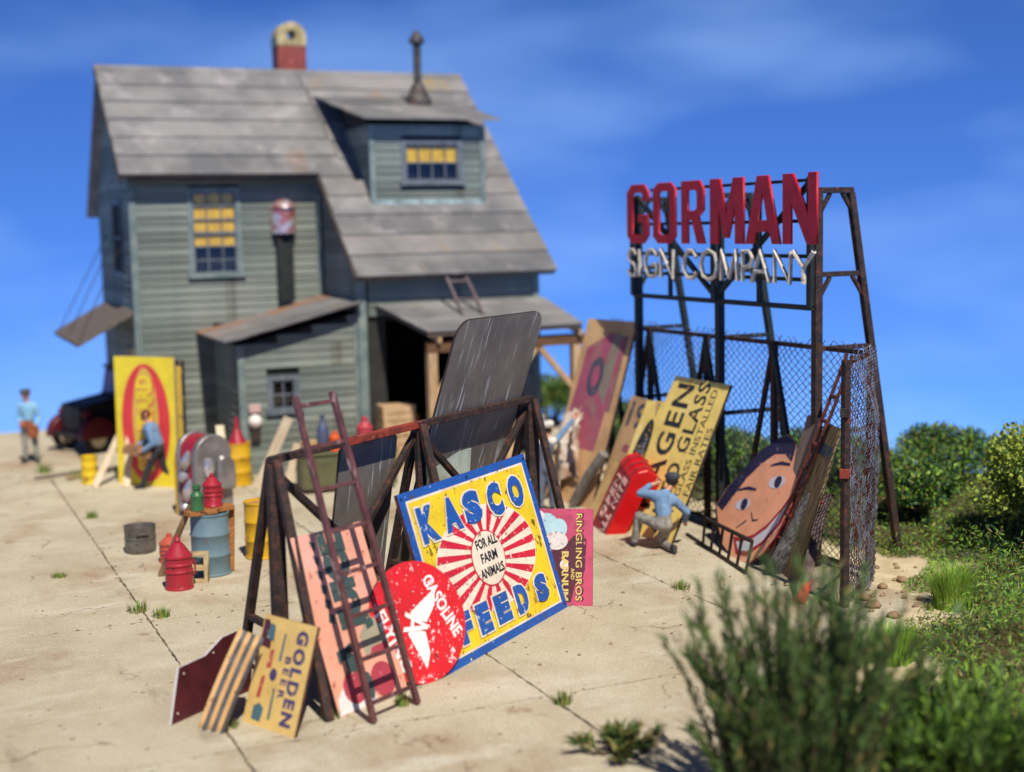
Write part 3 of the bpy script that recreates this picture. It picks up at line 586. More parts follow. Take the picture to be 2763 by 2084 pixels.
# ringling sign
rp = paint('circus_pink', S(190, 74, 102), [(S(124, 52, 70), 3, .55, (1, 1, 1), .15), (S(96, 50, 56), 14, .67)]); rd = paint('maroon_print', S(86, 40, 52), [(S(190, 90, 110), 12, .64)])
ryl = paint('faded_gold', S(214, 190, 110), [(S(110, 60, 60), 10, .62)]); rbl = paint('pale_blue_print', S(176, 206, 212), [(S(74, 120, 138), 7, .56, (1, 1, 1), .1), (S(56, 50, 54), 15, .66)]); rwh = paint('off_white_print', S(226, 214, 206), [(S(66, 54, 56), 12, .6), (S(190, 160, 150), 4, .6)])
t, w = sign('circus_sign', 'small pink RINGLING BROS AND BARNUM sign turned on its side at the rack end', 'sign', (8.12, 17.64), (8.86, 17.18), 15, 1.38, .05, rp, slabd)
pr(t, 'dark_band', rd, lambda b: quad(b, [(.05, .05), (.56, .05), (.62, .3), (.76, .5), (.78, .95), (.6, 1.0), (.46, .84), (.3, .78), (.2, .7), (.05, .76)], -.003))
for k, (x, z, a, c_, m_) in enumerate(((.2, 1.14, .17, .18, rbl), (.38, 1.1, .12, .14, rbl), (.34, .92, .17, .13, rwh), (.1, 1.28, .07, .07, rwh), (.46, .58, .06, .07, rwh))): pr(t, 'picture', m_, lambda b: disc(b, x, z, a, c_, -.006-.0008*k, 24))
pr(t, 'lettering', rd, lambda b: txt(b, 'RINGLING BROS', .685, .69, 1.26, .115, -.006, rot=-90, bold=.03))
words(t, ryl, [('RINGLING BROS', .672, .69, 1.24, .09, -.010, {'rot': -90, 'bold': .01}), ('AND', .585, .45, .16, .05, -.010, {'rot': -90}), ('BARNUM', .475, .42, .7, .1, -.010, {'rot': -90, 'bold': .04})])
# golden sign, corrugated strip, maroon panel at the near end
gy_ = paint('mustard_enamel', S(222, 186, 110), [(S(126, 66, 50), 3.2, .66, (1, 1, 1), .08), (S(196, 160, 96), 6, .6, (1, 1, 1), .15)]); gp = paint('violet_print', S(74, 62, 104), [(S(206, 170, 110), 16, .62)])
gt = paint('teal_print', S(76, 110, 118), [(S(206, 176, 120), 9, .66)]); gred = paint('dull_red_print', S(178, 80, 70), [(S(214, 180, 110), 10, .56)])
t, w = sign('golden_sign', 'mustard sign with violet letters GOLDEN reading downwards, nearest the camera', 'sign', (3.28, 14.88), (3.65, 14.08), 19, 1.2, .04, gy_, rim)
pr(t, 'rust_patch', gred if 0 else rd, lambda b: quad(b, [(.02, .86), (.2, .84), (.19, 1.0), (.1, 1.15), (.02, 1.15)], -.003))
pr(t, 'emblem', gt, lambda b: (quad(b, [(.13, .06), (.28, .05), (.3, .2), (.22, .25), (.13, .2)], -.003), quad(b, [(.1, .95), (.24, .93), (.22, 1.1), (.14, 1.12)], -.005)))
words(t, gp, [('GOLDEN', .69, .6, 1.04, .19, -.003, {'rot': -90, 'bold': .05, 'lsp': 1.3}), ('BEER', .53, .58, .46, .1, -.003, {'rot': -90, 'bold': .03, 'lsp': 1.5})]); pr(t, 'dot', gp, lambda b: disc(b, .34, .58, .06, .07, -.003, 12))
pr(t, 'small_print', gt, lambda b: (quad(b, [(.39, .1), (.43, .1), (.42, .44), (.39, .44)], -.003), quad(b, [(.38, .74), (.42, .74), (.42, 1.04), (.39, 1.04)], -.003)))
pr(t, 'small_print', gred, lambda b: (quad(b, [(.14, .3), (.2, .3), (.22, .54), (.16, .54)], -.003), quad(b, [(.2, .64), (.28, .64), (.28, .84), (.22, .84)], -.003)))
M, w = lean_frame((2.74, 14.86), (3.04, 14.52), 27); M = M @ Matrix.Rotation(R(12), 4, 'Y'); t = thing('corrugated_strip', 'curled corrugated strip striped mustard and grey, leaning beside the mustard sign', 'scrap metal', M=M)
b = MB(); n = 13; L = 1.18; vs = []; fs = []; ms = []
for j in range(9):
    v = j/8
    for i in range(n):
        u = i/(n-1); y = .045*math.sin(u*6*math.pi)+.12*(v-.5)**2; vs.append(((u-.5)*.36+.2-.0*v, y, L*v)); 
for j in range(8):
    for i in range(n-1): a = j*n+i; fs.append((a, a+1, a+n+1, a+n)); ms.append((i//2) % 2)
b.add(vs, fs); b.m = ms; o = b.build('sheet', [paint('corrugated_mustard', S(206, 166, 110), [(S(120, 84, 60), 8, .62)]), mat('corrugated_grey', S(104, 106, 112), S(84, 80, 80), 6, .6, .2)], t, smooth=True)
md = o.modifiers.new('thickness', 'SOLIDIFY'); md.thickness = .012
mar = mat('maroon_enamel_back', S(82, 32, 36), S(64, 26, 30), 3, .45, .0, [(S(120, 66, 52), 6, .68), (S(52, 24, 26), 2, .6, (1, 1, 1), .2)], .1)
t, w = sign('maroon_panel', 'dark maroon panel with a cut top edge leaning against the near rack leg', 'sign', (2.54, 15.10), (3.70, 15.92), 8, .7, .03, mar, mat('white_cut_edge', S(206, 200, 196), None, rough=.7), poly=[(0, 0), (1.3, 0), (1.5, .55), (1.42, .66), (1.22, .74), (.98, .73), (.67, .6), (.24, .58)])
b = MB(); [disc(b, x, z, .012, .012, -.004, 8) for x, z in ((.3, .5), (.12, .1), (.8, .6))]; b.build('nail_hole', kw, t)
# two big rounded metal sheets propped on the back of the rack
fwd = Vector((.5698, -.8218, 0)).normalized()
def sheet(name, label, pa, pb, t0, t1, lean, L, rad, back=.07, dz=0):
    A_, B_ = RP[pa], RP[pb]; u = fwd*math.sin(R(lean))+Vector((0, 0, math.cos(R(lean))))
    d = (B_-A_).normalized(); c0 = A_+(B_-A_)*t0+up-fwd*back; y = u.cross(d)
    base = c0-u*(c0.z/u.z); M = Matrix(((d.x, y.x, u.x, base.x), (d.y, y.y, u.y, base.y), (d.z, y.z, u.z, base.z), (0, 0, 0, 1)))
    w = (B_-A_).length*(t1-t0); t = thing(name, label, 'sheet metal', M=M); n = 7
    po = [(0, 0), (w, 0)]+[(w-rad+rad*math.cos(a), L-rad+rad*math.sin(a)) for a in np.linspace(0, math.pi/2, n)]+[(rad-rad*math.sin(a), L-rad+rad*math.cos(a)) for a in np.linspace(0, math.pi/2, n)]
    b = MB(); b.prism(po, 0, .035, 'y'); b.m = [0, 0]+[1]*(len(b.f)-2); b.build('plate', [slabm, slabd], t); return t
sheet('metal_sheet', 'tall grey sheet with rounded top corners rising above the rack rail', 1, 2, .15, .93, 19, 4.38, .28)
sheet('metal_sheet', 'short dark grey sheet standing behind the rack, its top just under the rail', 0, 1, .47, .88, 9, 2.72, .06, .1)
b = MB(); 
t, w = sign('pale_board', 'pale green white board standing behind the middle rack post', 'board', (6.75, 18.3), (7.5, 18.75), -6, 2.2, .04, mat('pale_board_paint', S(186, 196, 180), S(160, 166, 150), 3, .8))

# ------------------------------------------------------------------ big sign structure
SX = 13.0; SY = [23.11, 20.29, 17.55]; DY_ = .18
gs = thing('billboard', 'black and rust steel billboard frame carrying red GORMAN and silver SIGN COMPANY letters', 'billboard', (SX, 17.37, 0))
GM = Matrix.Translation((-SX, -17.37, 0))
def gb(name, segs, m=steelgreen, parent=None):
    b = MB()
    for p, q, w in segs: b.beam(p, q, w)
    return b.build(name, m, gs, M=GM, bevel=.006)
for i, y in enumerate(SY):
    mm = steel if i == 2 else steelgreen
    gb('post', [((SX, y, .0), (SX, y, 5.86), .13)], mm)
    zb = bumpy(SX+1.62, y)
    gb('rear_leg', [((SX+.62, y, 5.8), (SX+1.62, y, zb-.05), .11)], mm)
    gb('crossbar', [((SX+.05, y, 5.84), (SX+.66, y, 5.84), .09)], mm); gb('crossbar', [((SX+.05, y, 4.56), (SX+.85, y, 4.56), .08)], mm); gb('crossbar', [((SX+.05, y, 3.42), (SX+1.05, y, 3.42), .07)], mm); gb('crossbar', [((SX+.05, y, 2.1), (SX+1.28, y, 2.1), .07)], mm)
    for z, e in ((5.8, .62), (4.52, .82)):
        gb('gusset', [((SX+.06, y, z-.28), (SX+.24, y, z), .06)], mm); gb('gusset', [((SX+e-.16, y, z), (SX+e+.05, y, z-.3), .06)], mm)
for z, y0, y1, wd in ((6.0, 22.3, 17.37, .05), (5.38, 22.95, 17.37, .055), (4.84, 22.9, 17.37, .06), (4.48, 22.9, 17.37, .06), (4.05, 22.95, 17.35, .08)): gb('beam', [((SX-.07, y0+DY_, z), (SX-.07, y1+DY_, z), wd)])
for y in (21.81, 19.0): gb('upright', [((SX-.07, y, 4.05), (SX-.07, y, 6.0), .07)])
gb('upright', [((SX-.075, 23.13, 4.05), (SX-.075, 23.13, 5.9), .12)]); gb('upright', [((SX-.075, 17.59, 4.05), (SX-.075, 17.59, 6.05), .12)]); gb('upright', [((SX-.075, 20.29, 4.05), (SX-.075, 20.29, 6.0), .14)])
gb('diagonal', [((SX-.06, 20.33, 4.1), (SX-.06, 17.68, 5.95), .08)]); gb('diagonal', [((SX-.06, 20.28, 4.1), (SX-.06, 23.03, 5.9), .08)])
redl = mat('crimson_letter_paint', S(196, 24, 42), S(170, 18, 34), 4, .5, 0, [(S(206, 84, 84), 18, .66), (S(110, 30, 32), 5, .66)], .12, 60)
LET = {  # block letters on a 1x1 field
 'G': [[(.22, 0), (.78, 0), (1, .13), (1, .48), (.52, .48), (.52, .36), (.74, .36), (.74, .17), (.66, .13), (.34, .13), (.26, .17), (.26, .83), (.34, .87), (.66, .87), (.74, .83), (.74, .72), (1, .72), (1, .87), (.78, 1), (.22, 1), (0, .87), (0, .13)]],
 'O': [[(.22, 0), (.78, 0), (1, .11), (1, .89), (.78, 1), (.22, 1), (0, .89), (0, .11)], [(.34, .13), (.26, .17), (.26, .83), (.34, .87), (.66, .87), (.74, .83), (.74, .17), (.66, .13)]],
 'R': [[(0, 0), (.28, 0), (.28, .38), (.45, .38), (.68, 0), (1, 0), (.74, .43), (.96, .53), (.96, .87), (.78, 1), (0, 1)], [(.28, .52), (.28, .86), (.62, .86), (.68, .82), (.68, .57), (.6, .52)]],
 'M': [[(0, 0), (.24, 0), (.24, .62), (.42, .09), (.56, .09), (.76, .62), (.76, 0), (1, 0), (1, 1), (.7, 1), (.5, .42), (.3, 1), (0, 1)]],
 'A': [[(0, 0), (.22, 0), (.3, .18), (.7, .18), (.78, 0), (1, 0), (.66, 1), (.34, 1)], [(.36, .34), (.64, .34), (.5, .8)]],
 'N': [[(0, 0), (.24, 0), (.24, .62), (.72, 0), (1, 0), (1, 1), (.76, 1), (.76, .4), (.3, 1), (0, 1)]]}
LX = 12.8
for ch_, y0, y1 in (('G', 22.95, 22.16), ('O', 21.98, 21.2), ('R', 20.99, 20.24), ('M', 20.06, 19.06), ('A', 18.99, 18.04), ('N', 17.96, 17.1)):
    y0 += DY_; y1 += DY_; w = y0-y1; me = curve_mesh([[(x*w, z*1.07) for x, z in sp] for sp in LET[ch_]], .014, .008); me.name = 'letter'; me.materials.append(redl)
    M = Matrix(((0, 0, -1, LX), (-1, 0, 0, y0), (0, 1, 0, 5.035), (0, 0, 0, 1))); link('letter', me, gs, GM @ M)
silv = mat('silver_letter_metal', S(222, 212, 192), S(186, 172, 148), 9, .55, .0, [(S(112, 92, 70), 11, .62, (1, 1, 1), .1)], .35, 30)
STK = {'S': [[(.92, .8), (.75, .96), (.3, .98), (.08, .78), (.2, .58), (.78, .42), (.94, .22), (.75, .03), (.3, .02), (.05, .2)]], 'I': [[(.5, 0), (.5, 1)]],
 'G': [[(.95, .78), (.75, .97), (.35, .97), (.07, .7), (.07, .3), (.35, .03), (.75, .03), (.95, .2), (.95, .45), (.6, .45)]], 'N': [[(.05, 0), (.08, 1), (.9, .02), (.95, 1)]],
 'C': [[(.95, .75), (.7, .97), (.35, .97), (.07, .7), (.05, .3), (.35, .03), (.7, .03), (.95, .22)]], 'O': [[(.5, 1), (.15, .87), (.03, .5), (.15, .13), (.5, 0), (.85, .13), (.97, .5), (.85, .87), (.5, 1)]],
 'M': [[(.03, 0), (.1, 1), (.5, .1), (.9, 1), (.97, 0)]], 'P': [[(.08, 0), (.08, 1), (.7, .98), (.95, .78), (.75, .5), (.1, .46)]], 'A': [[(0, 0), (.5, 1), (1, 0)], [(.2, .35), (.8, .35)]], 'Y': [[(0, 1), (.5, .5), (1, 1)], [(.5, .5), (.5, 0)]]}
for ch_, y0, y1 in (('S', 22.95, 22.62), ('I', 22.56, 22.46), ('G', 22.32, 21.86), ('N', 21.76, 21.26), ('C', 20.96, 20.5), ('O', 20.39, 19.85), ('M', 19.76, 19.24), ('P', 19.13, 18.8), ('A', 18.84, 18.34), ('N', 18.23, 17.74), ('Y', 17.7, 17.18)):
    y0 += DY_; y1 += DY_; w = y0-y1; b = MB()
    for st in STK[ch_]: b.tube([(LX, y0-x*w, 4.42+z*.5) for x, z in st], .04, 7)
    b.build('letter', silv, gs, M=GM, smooth=True)

# ------------------------------------------------------------------ chain-link enclosure
FX = 13.2; FY0, FY1 = 16.42, 24.8; FT = 3.42
fn = thing('chain_link_fence', 'rusty chain link enclosure with pipe rails and an end panel below the big letters', 'fence', (FX, FY0, 0))
FM = Matrix.Translation((-FX, -FY0, 0)); wirem = mat('galvanised_wire', S(176, 178, 182), S(112, 104, 100), 6, .35, .45, [(S(120, 58, 38), 7, .52, (1, 1, 1), .06)], 0)
def fb(name, segs, m=steel):
    b = MB()
    for p, q, w in segs: b.beam(p, q, w)
    return b.build(name, m, fn, M=FM, bevel=.006)
fb('top_rail', [((FX-.02, FY0-.02, FT), (FX-.02, FY1, FT-.04), .07)]); fb('bottom_rail', [((FX-.02, FY0, .12), (FX-.02, FY1, .12), .05)])
for y in (16.4, 18.85, 20.9, 22.9, 24.5):
    fb('post', [((FX-.08, y, 0), (FX-.08, y, FT-.02), .1)])
    if y > 17: fb('brace', [((FX-.1, y, FT-.06), (FX-.12, y-.85, .4), .075)], steelgreen); fb('brace', [((FX-.1, y, FT-.06), (FX-.12, y+.85, .4), .075)])
fb('end_post', [((11.93, 15.45, 0), (11.95, 15.47, FT+.05), .1)])
fb('end_rail', [((11.95, 15.5, FT), (FX-.05, FY0, FT), .055)]); fb('end_rail', [((11.95, 15.5, .9), (FX-.05, FY0, .9), .045)]); fb('end_rail', [((11.95, 15.5, .05), (FX-.05, FY0, .06), .05)], steel)
fb('hinge', [((11.87, 15.4, 1.9), (11.99, 15.5, 1.9), .13)], steelred); fb('hinge', [((11.87, 15.4, 2.75), (11.99, 15.5, 2.75), .12)])
def chain(p0, p1, h, pitch, zp, seed, r=.0085):
    p0 = np.array(p0, float); p1 = np.array(p1, float); L = np.linalg.norm(p1-p0); d = (p1-p0)/L; nrm = np.array([-d[1], d[0], 0]); n = int(L/pitch); V = []; F = []; rg = random.Random(seed)
    for i in range(n+1):
        m = int(h/zp); base = len(V)
        top = rg.randint(0, 1)
        for k in range(m+1+top):
            x = (i+(.52 if (k+i) % 2 else -.52))*pitch; x = min(max(x, 0), L); z = .04+k*zp
            bulge = .03*math.sin(x*3.1+z*2.2+seed)+.012*math.sin(z*9+x*5)
            c = p0+d*x+nrm*(bulge+.006*(1 if k % 2 else -1))+np.array([0, 0, z])
            for a in range(3): V.append(c+(d*math.cos(2.094*a)+nrm*math.sin(2.094*a))*r)
            if k:
                s = base+k*3
                for a in range(3): F.append((s-3+a, s-3+(a+1) % 3, s+(a+1) % 3, s+a))
    o = link('wire_mesh', arr_mesh('wire_mesh', V, F, [wirem]), fn, FM); stuff(o); return o
chain((FX+.05, FY0, 0), (FX+.05, FY1, 0), FT+.05, .085, .066, 1, .0098)
chain((11.97, 15.42, 0), (FX+.02, FY0-.06, 0), FT+.1, .062, .05, 2, .0092)
# ------------------------------------------------------------------ signs leaning in the enclosure
cb_ = mat('brown_fibreboard', S(208, 166, 116), S(180, 140, 98), 1.6, .85, 0, [(S(140, 104, 74), 3, .6, (1, 1, 1), .15), (S(120, 90, 66), 12, .68)], .2)
cp_ = paint('faded_magenta', S(168, 86, 104), [(S(150, 124, 106), 2.2, .52, (1, 1, 1), .2)]); cg_ = paint('faded_grey_print', S(140, 126, 108), [(S(170, 130, 110), 2.5, .58, (1, 1, 1), .2)]); cn_ = paint('faded_navy_print', S(76, 78, 92), [(S(160, 130, 100), 9, .6, (1, 1, 1), .1)])
t, w = sign('target_sign', 'tall brown board with faded magenta patch and ring, tallest of the leaning boards', 'sign', (11.72, 24.75), (11.93, 23.15), 18, 3.7, .05, cb_, slabd)
pr(t, 'magenta_patch', cp_, lambda b: quad(b, [(.1, 1.1), (1.25, 1.1), (1.4, 3.3), (.9, 3.45), (.2, 3.1)], -.003))
pr(t, 'grey_patch', cg_, lambda b: quad(b, [(.85, 2.35), (1.2, 2.0), (1.3, 3.4), (1.05, 3.45)], -.006))
pr(t, 'ring', cn_, lambda b: disc(b, .72, 2.55, .24, .4, -.009)); pr(t, 'ring_centre', cp_, lambda b: disc(b, .72, 2.55, .13, .22, -.012))
pr(t, 'stripe', cp_, lambda b: quad(b, [(1.28, 1.9), (1.38, 1.9), (1.42, 3.4), (1.32, 3.4)], -.0065)); pr(t, 'stripe', cn_, lambda b: quad(b, [(1.39, 1.9), (1.43, 1.9), (1.46, 3.4), (1.43, 3.4)], -.007))
t, w = sign('number_board', 'brown fibreboard with faint stencilled numbers 19 and 7 beside the tall board', 'sign', (11.93, 23.13), (11.80, 21.85), 22, 2.32, .05, cb_, slabd)
pr(t, 'pink_band', cp_, lambda b: quad(b, [(.3, 1.2), (1.2, 1.15), (1.2, 1.5), (.3, 1.45)], -.003) if False else quad(b, [(.4, 1.26), (1.1, 1.24), (1.1, 1.4), (.4, 1.4)], -.003))
words(t, cn_, [('19', .52, 1.98, .7, .5, -.004, {'bold': .02}), ('7', .4, .5, .32, .5, -.004, {'bold': .03})])
gyl = paint('glass_sign_yellow', S(246, 214, 116), [(S(170, 112, 50), 4, .65, (1, 1, 1), .06), (S(130, 100, 56), 11, .64, (1, 1, 1), .1), (S(250, 224, 150), 1.5, .55, (1, 1, 1), .2)]); gbk = paint('charcoal_print', S(44, 44, 48), [(S(200, 160, 80), 13, .63)])
gwh = paint('grey_white_print', S(150, 146, 150), [(S(60, 58, 62), 14, .6)])
t, w = sign('glass_sign', 'big yellow GLASS INSTALLED FAIR RATES sign with rotated black letters and notched corner', 'sign', (11.7, 22.25), (11.7, 19.82), 24.5, 2.93, .05, gyl, slabd, poly=[(0, 0), (2.43, 0), (2.43, 2.91), (.64, 2.91), (.6, 2.4), (0, 2.36)])
pr(t, 'oval', gbk, lambda b: disc(b, .4, 1.3, .23, .74, -.003, rot=-2))
words(t, gwh, [('ALL', .33, 1.4, .34, .1, -.006, {'rot': 90}), ('CARS', .47, 1.45, .5, .1, -.006, {'rot': 90})])
words(t, gbk, [('HAGEN', 1.12, 1.63, 2.32, .56, -.003, {'rot': 90, 'bold': .025, 'lsp': 1.15}), ('AUTO GLASS', 1.7, 1.49, 2.76, .38, -.003, {'rot': 90, 'bold': .02, 'lsp': 1.12}), ('ANY GLASS INSTALLED', 2.06, 1.52, 2.52, .18, -.003, {'rot': 90, 'bold': 0}), ('FAIR RATES', 2.33, 1.5, 1.22, .18, -.003, {'rot': 90, 'bold': 0})])
# red hooked box sign OPEN ALL NITE
redb = paint('gloss_red', S(206, 16, 26), [(S(150, 20, 28), 2, .6, (1, 1, 1), .2)], rough=.3); redd = paint('weathered_shaded_red', S(160, 40, 44), [(S(128, 74, 52), 1.1, .53, (1, 1, 1), .2), (S(110, 50, 44), 6, .66)], rough=.45)  # darker red paints shade into the lettered face, with rust over it
M, w = lean_frame((11.34, 22.0), (11.18, 21.14), 22); M = M @ Matrix.Rotation(R(13), 4, 'Y'); t = thing('open_sign', 'bright red hooked box sign lettered OPEN ALL NITE beside the kneeling man', 'sign', M=M)
b = MB(); b.prism([(0, .0), (.32, .0), (.34, .1), (.34, 1.06), (.46, 1.1), (.52, 1.36), (.4, 1.52), (.2, 1.56), (.06, 1.46), (0, 1.3)], 0, w, 'x')
b.m = [0]*len(b.f); b.m[-1] = 1; b.m[0] = 0; o = b.build('box', [redb, redd], t, bevel=.012)
for k in range(3): b = MB(); b.prism([(-.004, 1.28), (.056, 1.466), (.2, 1.57), (.4, 1.528), (.4, 1.54), (.2, 1.583), (.046, 1.474), (-.014, 1.28)], .16+k*.26, .26+k*.26, 'x'); b.build('groove_band', redd, t)
lw = paint('raised_worn_letters', S(206, 166, 156), [(S(150, 60, 60), 9, .58)])
def raised(s, cx, cz, ww, h, rot):
    v, f = text_verts(s, .01, 1.1); c, si = math.cos(R(rot)), math.sin(R(rot)); mb = MB(); n = len(v)
    vs = [(cx+a*ww*c-bb*h*si, -.03, cz+a*ww*si+bb*h*c) for a, bb in v]; mb.add(vs, f); mb.add([(x, 0, z) for x, y, z in vs], f)
    ed = {}
    for q in f:
        for i in range(len(q)): e = (q[i], q[(i+1) % len(q)]); ed[e] = 1
    for (i, j) in list(ed):
        if (j, i) not in ed: mb.add([vs[i], vs[j], (vs[j][0], 0, vs[j][2]), (vs[i][0], 0, vs[i][2])], [(0, 1, 2, 3)])
    return mb
raised('OPEN', .3, .72, .84, .2, 90).build('lettering', lw, t); raised('ALL NITE', .62, .64, 1.16, .2, 90).build('lettering', lw, t)
# painted face cut-out: a plain generic stand-in
fo = paint('salmon_face_paint', S(246, 172, 132), [(S(186, 104, 76), 11, .64), (S(250, 198, 166), 1.6, .56, (1, 1, 1), .2)]); fnv = paint('navy_paint', S(46, 44, 72), [(S(120, 110, 130), 12, .62), (S(130, 40, 60), 4, .68)])
fre = paint('face_red', S(170, 44, 52)); fwt = paint('face_white', S(216, 208, 214), [(S(150, 140, 160), 9, .62)])
M, w = lean_frame((12.25, 19.0), (12.05, 17.4), 24); t = thing('face_sign', 'salmon painted wooden face cut-out with dark wavy hair leaning against the wire', 'sign', M=M)
ol = [(-.88, .68), (-.7, .5), (-.45, .3), (-.2, .12), (.15, .02), (.46, -.03), (.87, .03), (1.15, .25), (1.3, .55), (1.42, 1.1), (1.43, 1.5), (1.38, 1.75), (1.17, 1.91), (.9, 2.03), (.7, 2.1), (.5, 2.16), (.28, 2.06), (-.12, 1.77), (-.37, 1.5), (-.6, 1.2), (-.74, 1.02)]
b = MB(); b.prism(ol, 0, .04, 'y'); b.m = [0]+[1]*(len(b.f)-1); b.build('cutout', [fo, paint('red_cut_edge', S(150, 40, 52))], t)
pr(t, 'hair', fnv, lambda b: [quad(b, q, -.003-.0004*i) for i, q in enumerate([[(-.87, .68), (-.6, .62), (-.42, .95), (-.72, 1.02)], [(-.74, 1.0), (-.42, .93), (-.2, 1.32), (-.37, 1.5)], [(-.38, 1.5), (-.2, 1.3), (.08, 1.6), (-.12, 1.77)], [(-.13, 1.77), (.06, 1.58), (.4, 1.82), (.28, 2.06)], [(.28, 2.06), (.38, 1.8), (.72, 1.86), (.52, 2.14)], [(.52, 2.14), (.7, 1.84), (.95, 1.76), (.9, 2.02), (.72, 2.09)]])])
def eye(b, cx, cz, s): disc(b, cx, cz, .27*s, .12*s, -.004, 22, 14)
pr(t, 'eye', fwt, lambda b: eye(b, -.02, .85, .85)); pr(t, 'eye', fwt, lambda b: eye(b, .74, 1.38, .9))
pr(t, 'iris', fnv, lambda b: disc(b, .02, .86, .1, .1, -.007, 16)); pr(t, 'iris', fnv, lambda b: disc(b, .78, 1.39, .1, .1, -.007, 16))
pr(t, 'brow', fnv, lambda b: [quad(b, [(cx-.3, cz+.1), (cx-.28, cz+.14), (cx, cz+.24), (cx+.28, cz+.25), (cx+.28, cz+.21), (cx, cz+.18)], -.005) for cx, cz in ((-.06, .92), (.66, 1.48))])
pr(t, 'mouth', fre, lambda b: quad(b, [(.08, .3), (.36, .34), (.66, .46), (.95, .7), (1.18, 1.02), (1.32, 1.3), (1.39, 1.26), (1.33, .82), (1.06, .4), (.7, .1), (.36, .06)], -.004))
pr(t, 'teeth', fwt, lambda b: quad(b, [(.22, .25), (.4, .28), (.68, .39), (.98, .63), (1.22, .98), (1.31, 1.14), (1.26, .8), (1.0, .42), (.68, .18), (.4, .13)], -.007))
pr(t, 'nose', fnv, lambda b: (quad(b, [(.33, .78), (.36, .78), (.47, .68), (.62, .72), (.63, .7), (.47, .65)], -.005), quad(b, [(.05, .45), (.08, .45), (.3, .62), (.28, .64)], -.005)))
# weathered planks, post, bars in the near corner of the enclosure
t, w = sign('plank', 'grey weathered plank behind the face cut-out', 'plank', (12.36, 17.95), (12.27, 17.5), 16, 2.46, .05, mat('pinkish_grey_wood', S(146, 124, 110), S(120, 102, 92), 3, .9, 0, [(S(88, 72, 66), 7, .62, (3, 3, .5), .1)], .5, 30, (4, 4, .5)))
t, w = sign('plank', 'wide plank with worn blue stripe and maroon stains near the fence corner', 'plank', (12.27, 17.42), (12.08, 16.82), 16, 2.42, .05, mat('olive_weathered_wood', S(146, 126, 88), S(112, 94, 66), 3, .9, 0, [(S(92, 44, 48), 2.4, .6, (3, 3, .8), .15), (S(56, 50, 44), 5, .63, (3, 3, .6), .1)], .5, 30, (4, 4, .5)))
pr(t, 'blue_stripe', paint('worn_blue', S(56, 84, 100), [(S(130, 112, 80), 7, .55, (1, 1, 1), .1)]), lambda b: quad(b, [(.01, 1.96), (w-.01, 1.94), (w-.01, 2.1), (.01, 2.12)], -.003))
t = thing('post', 'grey split weathered post leaning low beside the planks', 'post', (12.2, 17.55, 0)); b = MB(); b.tube([(0, 0, .02), (.22, -.2, .6), (.46, -.42, 1.24)], [.14, .135, .12], 9); b.build('shaft', mat('silvery_bark_wood', S(138, 134, 130), S(96, 92, 90), 6, .9, 0, [(S(96, 50, 46), 6, .66), (S(50, 46, 44), 9, .6, (1, 1, .3), .1)], .9, 26), t, smooth=True)
t = thing('steel_bar', 'long rusty steel channel leaning inside the fence end post', 'steel bar', (11.57, 15.95, 0)); b = MB(); b.beam((0, 0, .03), (.98, .72, 1.34), .13, .03).beam((-.03, .06, .03), (.95, .78, 1.34), .02, .12); b.build('bar', mat('brown_grey_steel', S(104, 90, 82), S(70, 52, 48), 5, .7, .1, [(S(120, 52, 40), 5, .62)], .4), t)
b = MB(); b.beam((-.07, -.05, .0), (.2, .15, .27), .16, .05); b.build('painted_end', mat('orange_red_primer', S(190, 74, 48), S(160, 60, 42), 5, .7), t)
t = thing('truss', 'narrow rusty lattice truss leaning across the planks to the fence rail', 'truss', (12.31, 17.9, 0)); p0, p1 = Vector((0, 0, 0)), Vector((.7, -1.08, 3.4)); sd = Vector((.0, -.13, -.02))
rdm = mat('red_rust', S(104, 52, 40), S(72, 40, 34), 6, .8, 0, [(S(150, 70, 44), 9, .6)], .5)
for s in (0, 1): b = MB(); b.beam(p0+sd*s, p1+sd*s*1.2, .045); b.build('chord', rdm, t)
for k in range(9): f = (k+.3)/9; a = p0+(p1-p0)*f; b = MB(); b.beam(a, a+sd*1.1, .06, .05); b.build('batten', rdm, t)
t = thing('iron_railing', 'low black iron railing section lying tilted on the ground by the face sign', 'railing', (12.38, 20.4, 0)); a0, a1 = Vector((0, 0, .02)), Vector((-.62, -2.75, .02)); b0, b1 = Vector((-.22, -.95, .5)), Vector((-.5, -2.75, .5))
blk = mat('black_iron', S(46, 38, 34), S(34, 30, 28), 6, .7, 0, [(S(110, 66, 40), 8, .65)], .3)
b = MB(); b.beam(a0, a1, .05); b.build('bottom_bar', blk, t); b = MB(); b.beam(b0, b1, .05); b.build('top_bar', blk, t)
for k in range(6): f = k/5; q0 = a0+(a1-a0)*(.3+.7*f); q1 = b0+(b1-b0)*f; b = MB(); b.beam(q0, q1, .035); b.build('baluster', blk, t)
